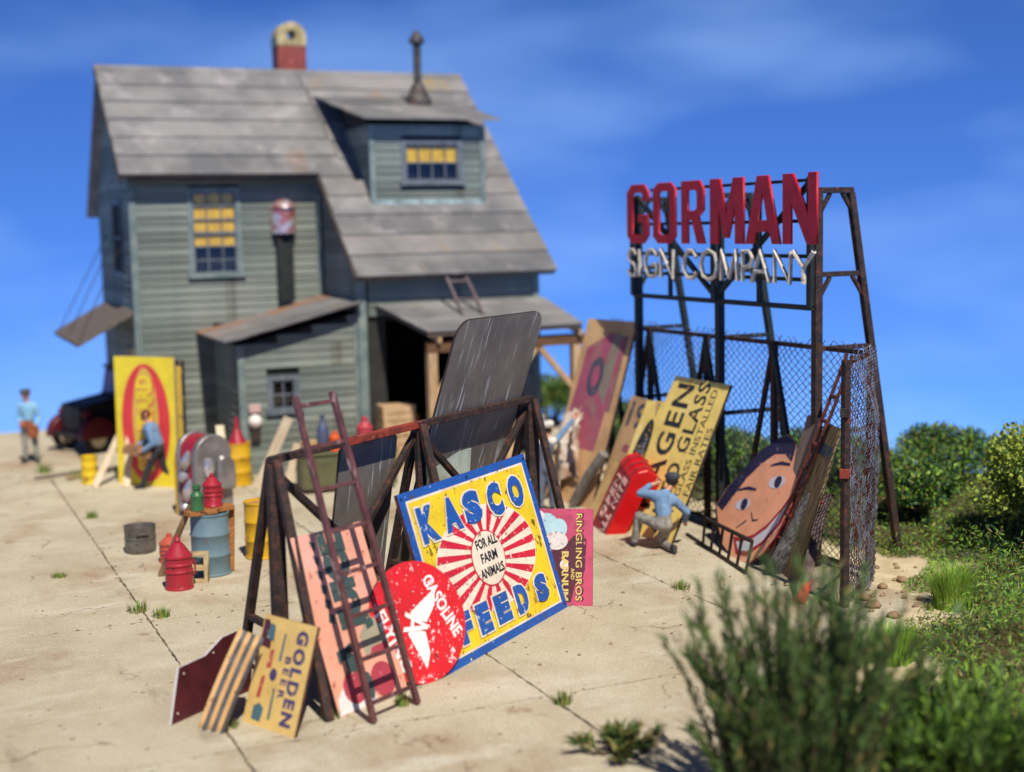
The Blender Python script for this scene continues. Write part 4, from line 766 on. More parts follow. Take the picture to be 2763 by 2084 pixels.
# crumpled white and brown torn sheet, grey bar by the tall board
t = thing('torn_sheet', 'crumpled torn off-white and brown sheet slumped against the tall brown board', 'scrap', (11.7, 23.9, 0)); V = []; F = []; n, m_ = 13, 22; rg = random.Random(4)
for j in range(m_):
    for i in range(n):
        u = i/(n-1); v = j/(m_-1); V.append((.05+.55*v+.12*math.sin(u*7+v*5)-.1*u+rg.uniform(-.03, .03), .75-u*1.05*(1-.35*v)+.06*math.sin(v*11)+rg.uniform(-.03, .03), 1.92*v*(1-.15*u)+.05*math.sin(u*9)))
for j in range(m_-1):
    for i in range(n-1):
        if (j < 6 and i > 9-j*.6) or (j > 16 and i < (j-16)*.8): continue
        F.append((j*n+i, j*n+i+1, (j+1)*n+i+1, (j+1)*n+i))
me = arr_mesh('sheet', V, F, [mat('torn_poster', S(208, 196, 180), S(150, 116, 88), 2.2, .9, 0, [(S(232, 226, 216), 5, .58, (1, 1, 1), .1), (S(92, 66, 52), 4, .64, (1, 1, 1), .1), (S(110, 122, 140), 3, .68)], .6, 20)]); o = link('sheet', me, t); md = o.modifiers.new('thickness', 'SOLIDIFY'); md.thickness = .03
t = thing('scrap_bar', 'short grey rounded bar leaning on the brown boards', 'scrap metal', (11.75, 23.55, 0)); b = MB(); b.tube([(0, 0, .06), (.12, -.4, .62), (.3, -.75, 1.12)], [.09, .1, .1], 8); b.build('bar', mat('grey_lead', S(132, 126, 118), S(104, 98, 92), 4, .8), t, smooth=True)
t, w = sign('off_cut', 'narrow tan board off-cut between the grey bar and the red sign', 'board', (11.62, 22.75), (11.56, 22.38), 30, 1.15, .04, mat('tan_board', S(206, 170, 110), S(186, 148, 92), 3, .8))

# ------------------------------------------------------------------ clutter on the left of the yard
def drum(name, label, loc, r, h, m, cat='drum', group=None, top=None, rz=0, lidm=None):
    t = thing(name, label, cat, loc, rz, group); b = MB(); rib = r*1.045
    b.lathe([(r*.97, .0), (r*1.04, .012), (r*1.04, .03), (r, .04), (r, h*.3), (rib, h*.318), (rib, h*.336), (r, h*.355), (r, h*.63), (rib, h*.648), (rib, h*.666), (r, h*.684), (r, h-.04), (r*1.04, h-.03), (r*1.04, h), (r*.97, h), (r*.96, h-.025), (.01, h-.025)], 32); b.build('body', m, t, smooth=True)
    b = MB(); b.lathe([(.03, h-.025), (.03, h-.005), (.02, h-.004)], 10, Matrix.Translation((r*.6, 0, 0))); b.build('bung', lidm or m, t); return t
def can(name, label, loc, r, h, m, cat='can', neck=.18, tip=None, group=None, handle=True):
    t = thing(name, label, cat, loc, 0, group); b = MB(); s = h*.58; e = r*1.07
    b.lathe([(r*1.06, 0), (r*1.08, .02), (r, .035), (r, s*.52), (e, s*.55), (e, s*.6), (r, s*.63), (r, s*.74), (e, s*.77), (e, s*.82), (r, s*.85), (r, s), (e, s+.01), (e, s+.035), (r*.96, s+.05), (r*.4, h*.84), (r*neck, h*.87)], 28); b.build('body', m, t, smooth=True)
    b = MB(); b.lathe([(r*neck, h*.868), (r*neck*1.25, h*.88), (r*neck*1.2, h*.91), (r*neck*.8, h*.93), (r*neck*(.5 if tip else .8), h*(1. if tip else .96)), (.003, h*(1. if tip else .965))], 14); b.build('spout' if tip else 'cap', m, t, smooth=True)
    if handle:
        b = MB(); b.tube([(r*1.0, 0, s*.9), (r*1.22, 0, s*.8), (r*1.22, 0, s*.45), (r*1.0, 0, s*.35)], .014, 6); b.build('handle', m, t)
    return t
rpaint = paint('oil_can_red', S(160, 36, 50), [(S(84, 40, 38), 7, .6, (1, 1, 1), .08), (S(192, 96, 100), 4, .6, (1, 1, .6), .15), (S(120, 92, 72), 3, .68, (1, 1, 1), .1)], rough=.42)
blued = paint('blue_grey_drum', S(104, 128, 138), [(S(118, 96, 72), 3.2, .62, (1, 1, 1), .1), (S(76, 92, 100), 1.6, .55, (1, 1, 1), .2)])
drum('steel_drum', 'blue grey steel drum carrying a plank top with two cans', (4.42, 21.78, 0), .3, 1.0, blued)
orw = mat('orange_stained_wood', S(170, 112, 56), S(132, 84, 44), 3, .8, 0, [(S(84, 56, 36), 6, .62)], .4, 30, (1, 4, 4))
t = thing('broken_plank', 'orange stained broken plank laid across the blue drum with a leg at its right', 'plank', (4.4, 21.75, 1.0)); b = MB(); b.prism([(-.4, -.1), (-.34, -.27), (.1, -.22), (.16, -.1), (.42, -.02), (.44, .2), (.1, .3), (-.3, .22)], .005, .07, 'z'); b.build('top', orw, t)
b = MB(); b.beam((.4, .12, .0), (.33, .02, -.98), .1, .05); b.build('leg', orw, t)
can('oil_can', 'dark red oil can standing on the plank top of the blue drum', (4.5, 21.85, 1.072), .145, .55, rpaint, neck=.22)
grn = paint('green_can_paint', S(58, 106, 66), [(S(40, 70, 48), 4, .6)], rough=.4)
t = thing('milk_can', 'small green can on the plank top in front of the red can', 'can', (4.21, 21.62, 1.072)); b = MB(); b.lathe([(.1, 0), (.105, .01), (.1, .03), (.1, .22), (.105, .23), (.1, .25), (.055, .3), (.055, .34), (.07, .35), (.07, .38), (.01, .385)], 20); b.build('body', grn, t, smooth=True); b = MB(); b.lathe([(.06, .386), (.06, .4), (.015, .42)], 12); b.build('lid', grn, t)
can('funnel_can', 'shiny red oil can with pointed spout standing on the slab before the drum', (3.78, 21.1, 0), .205, .83, rpaint, neck=.2, tip=True)
can('oil_can', 'faded orange red can partly hidden behind the leaning stick', (3.97, 22.9, 0), .16, .5, paint('faded_orange_red', S(176, 78, 62), rough=.5), neck=.25)
t = thing('cinder_block', 'tan hollow concrete block upright between the red spout can and blue drum', 'block', (4.14, 21.35, 0), R(-20)); blk2 = mat('tan_block', S(190, 170, 130), S(160, 138, 102), 6, .95, bump=.6)
me = curve_mesh([[(-.14, 0), (.14, 0), (.14, .46), (-.14, .46)], [(-.09, .04), (.09, .04), (.09, .2), (-.09, .2)], [(-.09, .26), (.09, .26), (.09, .42), (-.09, .42)]], .1, .004); me.materials.append(blk2); link('block', me, t, Matrix.Rotation(math.pi/2, 4, 'X'))
t = thing('leaning_stick', 'brown round stick leaning on the plank top of the blue drum', 'stick', (3.66, 22.0, 0)); b = MB(); b.tube([(0, 0, .02), (.46, -.3, 1.15)], [.055, .05], 8); b.build('stick', wood if 0 else mat('brown_stick', S(132, 106, 72), S(104, 82, 56), 5, .85), t, smooth=True)
t = thing('wash_tub', 'dented grey metal tub alone on the concrete left of the cans', 'tub', (3.66, 23.9, 0)); b = MB(); b.lathe([(.24, 0), (.25, .02), (.265, .08), (.26, .24), (.27, .25), (.27, .27), (.26, .28), (.265, .44), (.275, .46), (.255, .465), (.245, .42), (.24, .1), (.01, .08)], 26); o = b.build('bowl', mat('grey_tub_metal', S(118, 112, 104), S(90, 86, 80), 4, .5, .4, [(S(70, 60, 54), 6, .64)], .3), t, smooth=True)
b = MB(); b.tube([(-.1, -.265, .34), (-.07, -.3, .36), (.07, -.3, .36), (.1, -.265, .34)], .018, 6); b.build('handle', MC['grey_tub_metal'], t)
yd = paint('drum_yellow', S(206, 160, 24), [(S(120, 76, 34), 4, .58, (1, 1, 1), .08), (S(176, 126, 92), 1.5, .6, (1, 1, .5), .1)])
drum('steel_drum', 'yellow steel drum with a rusty pinkish middle band behind the near rack leg', (5.42, 22.5, 0), .27, .95, yd)
drum('steel_drum', 'yellow steel drum with a red funnel on top by the shed corner', (6.62, 29.3, 0), .27, .92, yd)
t = thing('funnel', 'dark red funnel standing upside down on the yellow drum by the shed', 'funnel', (6.62, 29.3, .897)); b = MB(); b.lathe([(.2, 0), (.19, .03), (.07, .3), (.05, .34), (.035, .56), (.01, .565)], 16); b.build('cone', rpaint, t, smooth=True)
drum('steel_drum', 'small bright yellow keg by the pale planks near the left edge', (3.76, 31.1, 0), .17, .62, paint('bright_yellow', S(222, 186, 30)))
def leanplank(label, p0, p1, w, m=woodpale, d=.05):
    t = thing('plank', label, 'plank', p0); q = Vector(p1)-Vector(p0); b = MB(); b.beam((0, 0, .01), q, w, d, up=(0, 1, .2)); b.build('board', m, t); return t
leanplank('pale new plank propped beside the yellow drum with the funnel', (6.12, 28.25, 0), (6.18, 28.95, 1.36), .17)
leanplank('pale sloping plank leftmost of the two by the yellow keg', (3.78, 30.6, 0), (4.42, 31.1, 1.02), .13)
leanplank('pale upright plank in front of the yellow and red sign', (4.4, 30.25, 0), (4.58, 30.62, 1.08), .15)
leanplank('pale plank sloping up to the olive chest', (6.85, 28.6, 0), (7.5, 28.32, 1.5), .2)
leanplank('short pale plank end beside the olive chest', (7.3, 28.0, 0), (7.55, 27.9, 1.0), .15)
olive = paint('olive_paint', S(92, 92, 62), [(S(70, 66, 48), 3, .56, (1, 1, 1), .2)])
t = thing('chest', 'long low olive chest standing in front of the shed', 'chest', (8.55, 27.75, 0), R(-6)); b = MB(); b.box(-1.0, 1.0, -.4, .4, .08, .78); b.build('body', olive, t, bevel=.015); b = MB(); b.box(-1.04, 1.04, -.44, .44, .785, .84); b.build('lid', olive, t, bevel=.01)
for x in (-.85, .85): b = MB(); b.box(x-.06, x+.06, -.36, .36, 0, .079); b.build('skid', slabd, t)
can('oil_can', 'red can standing at the right end of the olive chest', (8.98, 27.75, .842), .17, .66, paint('soft_red', S(176, 60, 70)), neck=.4, handle=False)
can('oil_can', 'small orange can standing on the olive chest', (8.28, 27.6, .842), .12, .42, paint('bright_orange', S(212, 84, 30)), neck=.4, handle=False)
t = thing('bottle', 'dark blue tall bottle standing on the olive chest behind the orange can', 'bottle', (8.08, 27.8, .842)); b = MB(); b.lathe([(.12, 0), (.125, .02), (.125, .42), (.09, .52), (.05, .58), (.045, .68), (.06, .69), (.06, .73), (.01, .735)], 18); b.build('body', paint('slate_blue_can', S(74, 82, 110)), t, smooth=True)
t = thing('tan_box', 'small tan cardboard box on the left end of the olive chest', 'box', (7.8, 27.9, .842), R(10)); b = MB(); b.box(-.16, .16, -.12, .12, 0, .2); b.build('carton', mat('tan_card', S(196, 160, 104), S(170, 134, 84), 4), t); b = MB(); b.box(-.15, .15, -.02, .02, .2, .204); b.build('tape', woodpale, t)
# crates on the porch
def crate(label, loc, w, d, h, rz, m):
    t = thing('crate', label, 'crate', loc, rz, 'wooden crates under the porch'); n = 4
    for sy in (-1, 1):
        for k in range(n): b = MB(); z0 = h*k/n; b.box(-w/2, w/2, sy*d/2-.012, sy*d/2+.012, z0+.01, z0+h/n-.012); b.build('slat', m, t)
    for sx in (-1, 1):
        for k in range(n): b = MB(); z0 = h*k/n; b.box(sx*w/2-.012, sx*w/2+.012, -d/2+.013, d/2-.013, z0+.01, z0+h/n-.012); b.build('slat', m, t)
        for sy in (-1, 1): b = MB(); b.box(sx*(w/2-.06)-.04, sx*(w/2-.06)+.04, sy*(d/2+.013), sy*(d/2+.035), 0, h); b.build('cleat', wood, t)
    b = MB(); b.box(-w/2+.02, w/2-.02, -d/2+.02, d/2-.02, h-.05, h-.02); b.build('lid', m, t)
crate('wooden crate on top of another beside the porch corner board', (10.3, 29.5, .78), .74, .55, .68, R(-4), wood); crate('wooden crate under the top crate beside the porch corner board', (10.3, 29.52, 0), .82, .62, .77, R(3), wood)
drum('steel_drum', 'rust orange drum in the dark doorway under the porch', (11.0, 30.9, 0), .34, 1.0, paint('rust_orange', S(160, 84, 36)))
# small ladder lying up the porch roof to the wing eave
ladder('ladder', 'small grey ladder standing on the porch roof against the eave', (11.75, 28.75), (12.25, 28.75), 50, 2.0, 4, mat('grey_ladder', S(112, 96, 96), S(92, 80, 80), 4), .032, .95, z=3.3)
# yellow and red vertical sign with its black and yellow side strip
sy_ = paint('sunny_yellow', S(232, 208, 52), []); sr_ = paint('hot_red', S(216, 62, 64), []); sgo = paint('gold_print', S(214, 176, 74), [(S(150, 100, 50), 9, .66)])
t, w = sign('standard_sign', 'tall yellow sign with red oval and STANDARD lettering reading upwards by the house corner', 'sign', (4.32, 30.77), (5.37, 29.60), 1, 2.79, .06, sy_, mat('pale_sign_edge', S(210, 180, 120), None))
pr(t, 'red_oval', sr_, lambda b: disc(b, .8, 1.36, .64, 1.28, -.003, 48)); pr(t, 'gold_panel', sgo, lambda b: disc(b, .8, 1.4, .34, 1.16, -.006, 40))
pr(t, 'lettering', sy_, lambda b: txt(b, 'STANDARD', .78, 1.36, 2.06, .44, -.009, rot=90, bold=.05)); pr(t, 'letter_shadow', sr_, lambda b: txt(b, 'STANDARD', .82, 1.34, 2.06, .44, -.0075, rot=90, bold=.05))
t, w = sign('side_strip', 'narrow black strip with yellow print edging the yellow and red sign', 'sign', (5.40, 29.57), (5.54, 29.42), 1, 2.74, .05, gbk, slabd)
pr(t, 'print_panel', paint('strip_gold', S(206, 170, 60), [(S(60, 54, 40), 5, .55, (1, 1, 3), .1)]), lambda b: quad(b, [(.02, .1), (w-.05, .1), (w-.05, 2.62), (.02, 2.62)], -.003))
# arched silver sign casing
galv = mat('dull_aluminium', S(150, 146, 144), S(120, 114, 112), 3, .42, .5, [(S(126, 92, 82), 4, .62, (1, 1, 1), .12)], .25, 40); chrome = mat('polished_letter', S(206, 202, 204), S(176, 170, 172), 4, .22, .6, bump=.1)
t = thing('sign_casing', 'arched silver metal sign casing with red band between its two faces', 'sign', (5.36, 26.5, 0), R(20))
def arch(w, h, n=16): r = w/2; return [(-r, 0), (r, 0)]+[(r*math.cos(a), h-r+r*math.sin(a)) for a in np.linspace(0, math.pi, n)]
b = MB(); b.prism(arch(.8, 1.58), -.3, -.14, 'y'); b.build('front_face', galv, t, bevel=.02); b = MB(); b.prism(arch(.82, 1.6), .3, .42, 'y'); b.build('back_face', galv, t, bevel=.02)
b = MB(); b.prism(arch(.74, 1.55), -.14, .3, 'y'); b.build('red_band', rpaint, t); b = MB(); b.prism(arch(.84, 1.45), .42, .46, 'y'); b.build('yellow_back', yd, t)
b = MB(); b.prism([(-.02, .5), (.4, .5), (.4, .98), (.3, 1.14), (.12, 1.2), (.02, 1.12)], -.46, -.3, 'y'); b.build('bulge', galv, t, bevel=.05)
b = MB(); b.lathe([(.01, -.2), (.08, -.16), (.12, 0), (.08, .16), (.01, .2)], 14, Matrix.Translation((-.14, -.33, .96))); b.build('chrome_bulb', chrome, t, smooth=True)
for z, y, rr_ in ((1.08, .02, .3), (.78, .14, .2), (.5, .0, .36), (.2, .14, .14)):
    b = MB(); b.lathe([(.01, -rr_*.7), (.09, -rr_*.4), (.12, 0), (.07, rr_*.5), (.01, rr_*.75)], 12, Matrix.Translation((-.4, y, z)) @ Matrix.Rotation(R(20), 4, 'X')); b.build('chrome_bulb', chrome, t, smooth=True)
# old truck nose in the shade of the awning
blackp = paint('black_truck_paint', S(30, 26, 28), []); mred = paint('truck_red', S(92, 16, 26), [], rough=.5)
t = thing('old_truck', 'old black and dark red truck parked in the shade under the awning', 'truck', (5.15, 36.5, 0), R(26))
b = MB(); b.prism([(-1.35, .5), (1.2, .5), (1.2, 1.25), (.3, 1.35), (.2, 1.9), (.1, 2.0), (-.0, 2.0), (-.2, 1.32), (-1.3, 1.15)], -.55, .55, 'y') if False else b.prism([(-1.3, .45), (1.1, .45), (1.1, 1.3), (.95, 2.02), (.1, 2.02), (-.05, 1.35), (-1.25, 1.2)], -.55, .55, 'y'); b.build('body', blackp, t, bevel=.04)
b = MB(); b.prism([(-.02, 1.38), (.12, 1.92), (.16, 1.92), (.02, 1.38)], -.48, .48, 'y'); b.v = [(x-.05, y, z) for x, y, z in b.v]; b.build('windscreen', paint('painted_sky_glass', S(150, 146, 176), []), t)  # lavender colour paints the reflected sky onto the glass
b = MB(); b.box(-.02, 1.06, -.5, .5, 2.022, 2.08); b.build('cab_roof', paint('brown_canvas', S(92, 70, 62), []), t, bevel=.02)
for s in (-1, 1):
    b = MB(); b.prism([(-.5+.5*math.cos(a)-.55, .42+.5*math.sin(a)) for a in np.linspace(-.1, math.pi+.1, 12)], s*.56, s*.82, 'y'); b.build('fender', mred, t, bevel=.03, smooth=True)
    b = MB(); b.lathe([(.02, 0), (.11, .02), (.13, .08), (.1, .18), (.03, .24)], 14, Matrix.Translation((-1.2, s*.5, 1.0)) @ Matrix.Rotation(-math.pi/2, 4, 'Y') @ Matrix.Translation((0, 0, -.1))); b.build('headlight', mred, t, smooth=True)
    for x in (-1.05, .75):
        b = MB(); b.lathe([(.24, -.09), (.36, -.08), (.38, -.03), (.38, .03), (.36, .08), (.24, .09)], 22, Matrix.Translation((x, s*.68, .38)) @ Matrix.Rotation(math.pi/2, 4, 'X')); wh = b.build('wheel', rubber, t, smooth=True)
        b = MB(); b.lathe([(.03, -.1), (.22, -.095), (.23, .095), (.03, .1)], 16, Matrix.Translation((x, s*.68, .38)) @ Matrix.Rotation(math.pi/2, 4, 'X')); b.build('hub', paint('cream_wheel', S(206, 186, 150), []), wh)
b = MB(); b.box(-1.32, -1.26, -.4, .4, .55, 1.15); b.build('grille', blackp, t); b = MB(); b.box(-1.5, -1.43, -.8, .8, .42, .54); b.build('bumper', blackp, t, bevel=.01)
for k, (x, y, a, l) in enumerate(((3.5, 32.6, 20, 1.6), (3.9, 32.2, 35, 1.3), (4.3, 32.4, 10, 1.5))):
    M = Matrix.Translation((x, y, .04*k)) @ Matrix.Rotation(R(a), 4, 'Z'); t = thing('plank', ['long brown board on the ground in front of the truck', 'short brown board lying nearest the yellow keg', 'brown board lying behind the pale planks'][k], 'plank', M=M); b = MB(); b.box(-l/2, l/2, -.09, .09, .005, .04); b.build('board', [woodgrey, wood, woodgrey][k], t)
# ------------------------------------------------------------------ people
skin = mat('skin', S(206, 150, 116), S(190, 130, 98), 12, .6, bump=0)
def figure(name, label, loc, rz, segs, hands, head, cap=None, voxel=.012, extra=None):
    """segs: (p0, r0, p1, r1, material); one continuous body by voxel fusion, hands with five fingers rooted in the palm"""
    t = thing(name, label, 'person', loc, rz)
    mats = []; idx = lambda m: (mats.append(m), len(mats)-1)[1] if m not in mats else mats.index(m)
    hc, hr, look, yaw = head                         # head centre, radius, ...
    fw = Vector((math.sin(yaw)*math.cos(look), -math.cos(yaw)*math.cos(look), math.sin(look))); sdv = Vector((math.cos(yaw), math.sin(yaw), 0)); upv = sdv.cross(fw)*-1
    if upv.z < 0: upv = -upv
    hc = Vector(hc); segs = list(segs)
    hairm = head_hair.get(name, skin)
    segs += [(hc+upv*hr*.25-fw*hr*.12, hr*.92, hc+upv*hr*.2+fw*hr*.1, hr*.86, hairm), (hc-upv*hr*.45+fw*hr*.2, hr*.62, hc+upv*hr*.1+fw*hr*.28, hr*.74, skin),
             (hc+fw*hr*.95+upv*hr*.05, hr*.1, hc+fw*hr*1.12-upv*hr*.2, hr*.17, skin), (hc-upv*hr*.72+fw*hr*.55, hr*.26, hc-upv*hr*.7+fw*hr*.62, hr*.24, skin)]
    for s in (-1, 1): segs.append((hc+sdv*s*hr*.86-upv*hr*.1, hr*.17, hc+sdv*s*hr*.9+upv*hr*.18-fw*hr*.08, hr*.17, skin))
    for (w0, pd, th) in hands:                        # palm
        w0 = Vector(w0); pd = Vector(pd).normalized(); segs.append((w0, .03, w0+pd*.075, .037, skin))
    b = MB(); dat = []
    for p0, r0, p1, r1, m in segs:
        p0 = Vector(p0); p1 = Vector(p1); ax = p1-p0; L = max(ax.length, 1e-4); Q = ax.to_track_quat('Z', 'Y').to_matrix().to_4x4() if ax.length > 1e-4 else Matrix.Identity(4)
        prof = [(r0*math.cos(a)+1e-4, r0*math.sin(a)) for a in np.linspace(-math.pi/2, 0, 5)]+[(r1*math.cos(a)+1e-4, L+r1*math.sin(a)) for a in np.linspace(0, math.pi/2, 5)]
        b.lathe(prof, 14, Matrix.Translation(p0) @ Q); dat.append((np.array(p0), np.array(p1), r0, r1, idx(m)))
    o = b.build('body', skin, t); md = o.modifiers.new('r', 'REMESH'); md.mode = 'VOXEL'; md.voxel_size = voxel; sm = o.modifiers.new('s', 'SMOOTH'); sm.factor = .5; sm.iterations = 3
    bpy.context.view_layer.update(); me = bpy.data.meshes.new_from_object(o.evaluated_get(bpy.context.evaluated_depsgraph_get())); o.modifiers.clear()
    nv = len(me.vertices); co = np.empty(nv*3, np.float32); me.vertices.foreach_get('co', co); co = co.reshape(-1, 3)
    F = [tuple(p.vertices) for p in me.polygons]; ce = np.array([co[list(f)].mean(0) for f in F]); best = np.full(len(F), 1e9); mi = np.zeros(len(F), int)
    for p0, p1, r0, r1, k in dat:
        d = p1-p0; L2 = max(d @ d, 1e-9); tt = np.clip(((ce-p0) @ d)/L2, 0, 1); dist = np.linalg.norm(ce-(p0+tt[:, None]*d), axis=1)-(r0+(r1-r0)*tt); s = dist < best; best[s] = dist[s]; mi[s] = k
    fb = MB(); fb.v = [tuple(v) for v in co]; fb.f = F; fb.m = list(mi)
    fb.mi = idx(skin)
    for w0, pd, th in hands:
        w0 = Vector(w0); pd = Vector(pd).normalized(); th = Vector(th).normalized(); nrm = pd.cross(th).normalized()
        for k, (off, L) in enumerate(((.027, .072), (.009, .082), (-.009, .076), (-.026, .06))):
            a = w0+pd*.07+th*off; fb.tube([a, a+pd*L*.45+nrm*.012, a+pd*L*.75+nrm*.03, a+pd*L*.92+nrm*.052], [.0125, .0115, .0105, .008], 6)
        a = w0+pd*.02+th*.028; fb.tube([a, a+th*.03+pd*.025+nrm*.01, a+th*.04+pd*.055+nrm*.02], [.014, .012, .009], 6)
    eyem = MC.get('dark_eye') or mat('dark_eye', S(40, 34, 30), None, bump=0, rough=.3); fb.mi = idx(eyem)
    for s in (-1, 1): c = hc+fw*hr*.93+sdv*s*hr*.36+upv*hr*.12; fb.lathe([(.001, -hr*.12), (hr*.12, 0), (.001, hr*.12)], 8, Matrix.Translation(c))
    mth = MC.get('lip') or mat('lip', S(150, 84, 74), None, bump=0); fb.mi = idx(mth); c = hc+fw*hr*.9-upv*hr*.42; fb.tube([c-sdv*hr*.25, c+fw*hr*.05, c+sdv*hr*.25], hr*.07, 5)
    bpy.data.objects.remove(o); me2 = bpy.data.meshes.new('body'); me2.from_pydata(fb.v, [], fb.f)
    for m in mats: me2.materials.append(m)
    me2.polygons.foreach_set('material_index', fb.m); me2.polygons.foreach_set('use_smooth', [True]*len(fb.f)); me2.update(); link('body', me2, t)
    if cap:
        cm, brim = cap; b = MB(); Mx = Matrix((( sdv.x, fw.x, upv.x, hc.x), (sdv.y, fw.y, upv.y, hc.y), (sdv.z, fw.z, upv.z, hc.z), (0, 0, 0, 1)))
        b.lathe([(hr*1.04, hr*.42), (hr*1.1, hr*.62), (hr*1.12, hr*.95), (hr*.9, hr*1.2), (hr*.4, hr*1.32), (.004, hr*1.34)], 18, Mx)
        if brim: b.add([Mx @ Vector((hr*.95*math.cos(a)*k, hr*(.35+.75*k2)*math.sin(a)*1.0+hr*.35, hr*z)) for (k, k2, z) in ((1, .3, .5), (.85, 1.0, .42)) for a in np.linspace(.25, math.pi-.25, 8)], [(i, i+1, i+9, i+8) for i in range(7)])
        b.build('cap', cm, t, smooth=True)
    if extra: extra(t)
    return t
denim = mat('blue_work_shirt', S(112, 142, 176), S(96, 122, 152), 7, .85, 0, [(S(140, 168, 200), 9, .58, (1, 1, 1), .15), (S(84, 100, 122), 5, .6, (1, 1, 1), .15)], .8, 16); trg = mat('pale_grey_trousers', S(150, 146, 136), S(112, 108, 102), 6, .9, 0, [(S(186, 182, 170), 10, .6, (1, 1, 1), .1)], .3, 30)
boot = mat('dark_boots', S(46, 44, 46), S(34, 32, 34), 6, .6); trd = mat('dark_trousers', S(48, 48, 52), S(36, 36, 42), 6, .9); lblue = mat('light_blue_shirt', S(138, 186, 214), S(116, 164, 196), 6, .85); tgre = mat('grey_green_trousers', S(150, 150, 138), S(130, 130, 120), 6, .9)
greyo = mat('grey_blue_overalls', S(104, 110, 128), S(80, 86, 102), 5, .9); whs = mat('white_shirt', S(214, 208, 198), S(180, 172, 162), 6, .85); hair_d = mat('dark_hair', S(46, 42, 46), S(30, 28, 32), 8, .5); hair_r = mat('reddish_hair', S(120, 58, 36), S(96, 46, 30), 8, .6)
capd = mat('charcoal_cap', S(70, 74, 82), S(52, 56, 62), 6, .5); capg = mat('grey_cap', S(84, 92, 92), S(66, 72, 74), 6, .8); leather = mat('brown_leather', S(150, 84, 48), S(120, 64, 38), 6, .7)
head_hair = {'person': hair_d}
RZC = R(-24.2)                                       # local x runs across the view, local y away from the viewer
LEGF = lambda hip, knee, ank, m, r=(.088, .066, .05): [(hip, r[0], knee, r[1], m), (knee, r[1]*1.03, ank, r[2], m)]
# kneeling man seen from behind
figure('person', 'kneeling man in blue shirt and pale trousers seen from behind, steadying the yellow sign', (11.36, 19.62, 0), RZC,
    [((.06, -.02, .47), .135, (.1, .03, .6), .13, trg), ((.09, .03, .62), .135, (.1, .16, .84), .155, denim), ((.0, .17, .88), .115, (.24, .17, .82), .115, denim), ((.1, .17, .92), .09, (.18, .2, .96), .055, denim), ((.16, .2, .95), .05, (.23, .23, 1.04), .05, skin)]
    + LEGF((-.02, .02, .46), (-.28, .34, .52), (-.36, .38, .1), trg, (.105, .085, .062)) + [((-.36, .4, .06), .055, (-.34, .52, .04), .045, boot), ((-.37, .34, .05), .05, (-.36, .42, .05), .05, boot)]
    + [((.13, -.02, .45), .11, (.09, .3, .09), .085, trg), ((.09, .28, .085), .075, (.2, -.12, .075), .06, trg), ((.2, -.1, .075), .058, (.24, -.2, .09), .055, boot), ((.24, -.2, .1), .05, (.24, -.24, .03), .04, boot)]
    + [((-.06, .17, .92), .075, (-.27, .24, .93), .066, denim), ((-.27, .24, .93), .064, (-.1, .34, 1.04), .05, denim), ((-.1, .34, 1.04), .04, (-.02, .36, 1.06), .036, skin),
       ((.27, .17, .84), .078, (.5, .22, .6), .064, denim), ((.5, .22, .6), .062, (.5, .42, .42), .048, denim), ((.5, .42, .42), .036, (.5, .46, .39), .034, skin)],
    [((-.02, .36, 1.06), (.8, -.1, .3), (0, .3, 1)), ((.5, .46, .39), (.15, .5, -.6), (-1, .2, 0))], ((.27, .26, 1.12), .115, R(-5), R(160)), (capd, True), .011,
    lambda t: None)
head_hair['person'] = hair_r
# walking man carrying a box, stooping to the left
def carry(t):
    b = MB(); b.add([Vector((-.62, -.22, .80)), Vector((-.02, -.22, .66)), Vector((-.02, .2, .66)), Vector((-.62, .2, .80)), Vector((-.58, -.22, .95)), Vector((.0, -.22, .83)), Vector((.0, .2, .83)), Vector((-.58, .2, .95))], [(0, 1, 2, 3), (4, 7, 6, 5), (0, 4, 5, 1), (1, 5, 6, 2), (2, 6, 7, 3), (3, 7, 4, 0)])
    o = b.build('wooden_tray', mat('brown_tray_wood', S(142, 106, 76), S(116, 84, 60), 4, .8), None); o.matrix_world = t.matrix_basis.copy() if 0 else Matrix.Translation(t.location) @ Matrix.Rotation(t.rotation_euler.z, 4, 'Z'); tag(o, 'brown wooden tray carried by the stooping man in blue', 'tray')
figure('person', 'stooping man in blue shirt and dark trousers walking with a wooden tray', (4.95, 29.85, 0), RZC,
    [((.1, 0, .84), .14, (.07, 0, .95), .14, trd), ((.07, 0, .98), .145, (-.04, 0, 1.26), .175, denim), ((-.04, .15, 1.3), .1, (-.04, -.15, 1.3), .1, denim), ((-.06, 0, 1.36), .07, (-.1, 0, 1.46), .055, skin)]
    + LEGF((.08, -.09, .82), (-.1, -.1, .46), (-.24, -.1, .1), trd, (.1, .075, .055)) + LEGF((.12, .09, .82), (.18, .1, .45), (.4, .1, .14), trd, (.1, .075, .055))
    + [((-.24, -.1, .07), .055, (-.4, -.1, .045), .045, boot), ((.4, .1, .1), .055, (.32, .1, .04), .045, boot)]
    + [((-.03, -.2, 1.28), .08, (.06, -.26, 1.0), .066, denim), ((.06, -.26, 1.0), .064, (-.14, -.27, .86), .05, denim), ((-.14, -.27, .86), .036, (-.16, -.26, .85), .035, skin),
       ((-.08, .2, 1.26), .08, (-.16, .26, 1.0), .064, denim), ((-.16, .26, 1.0), .06, (-.38, .24, .9), .05, denim), ((-.38, .24, .9), .036, (-.4, .24, .89), .035, skin)],
    [((-.16, -.26, .85), (-1, .1, -.3), (0, 0, 1)), ((-.4, .24, .89), (-1, -.1, -.2), (0, 0, 1))], ((-.13, 0, 1.57), .115, R(-25), R(-80)), None, .014, carry)
head_hair['person'] = hair_d
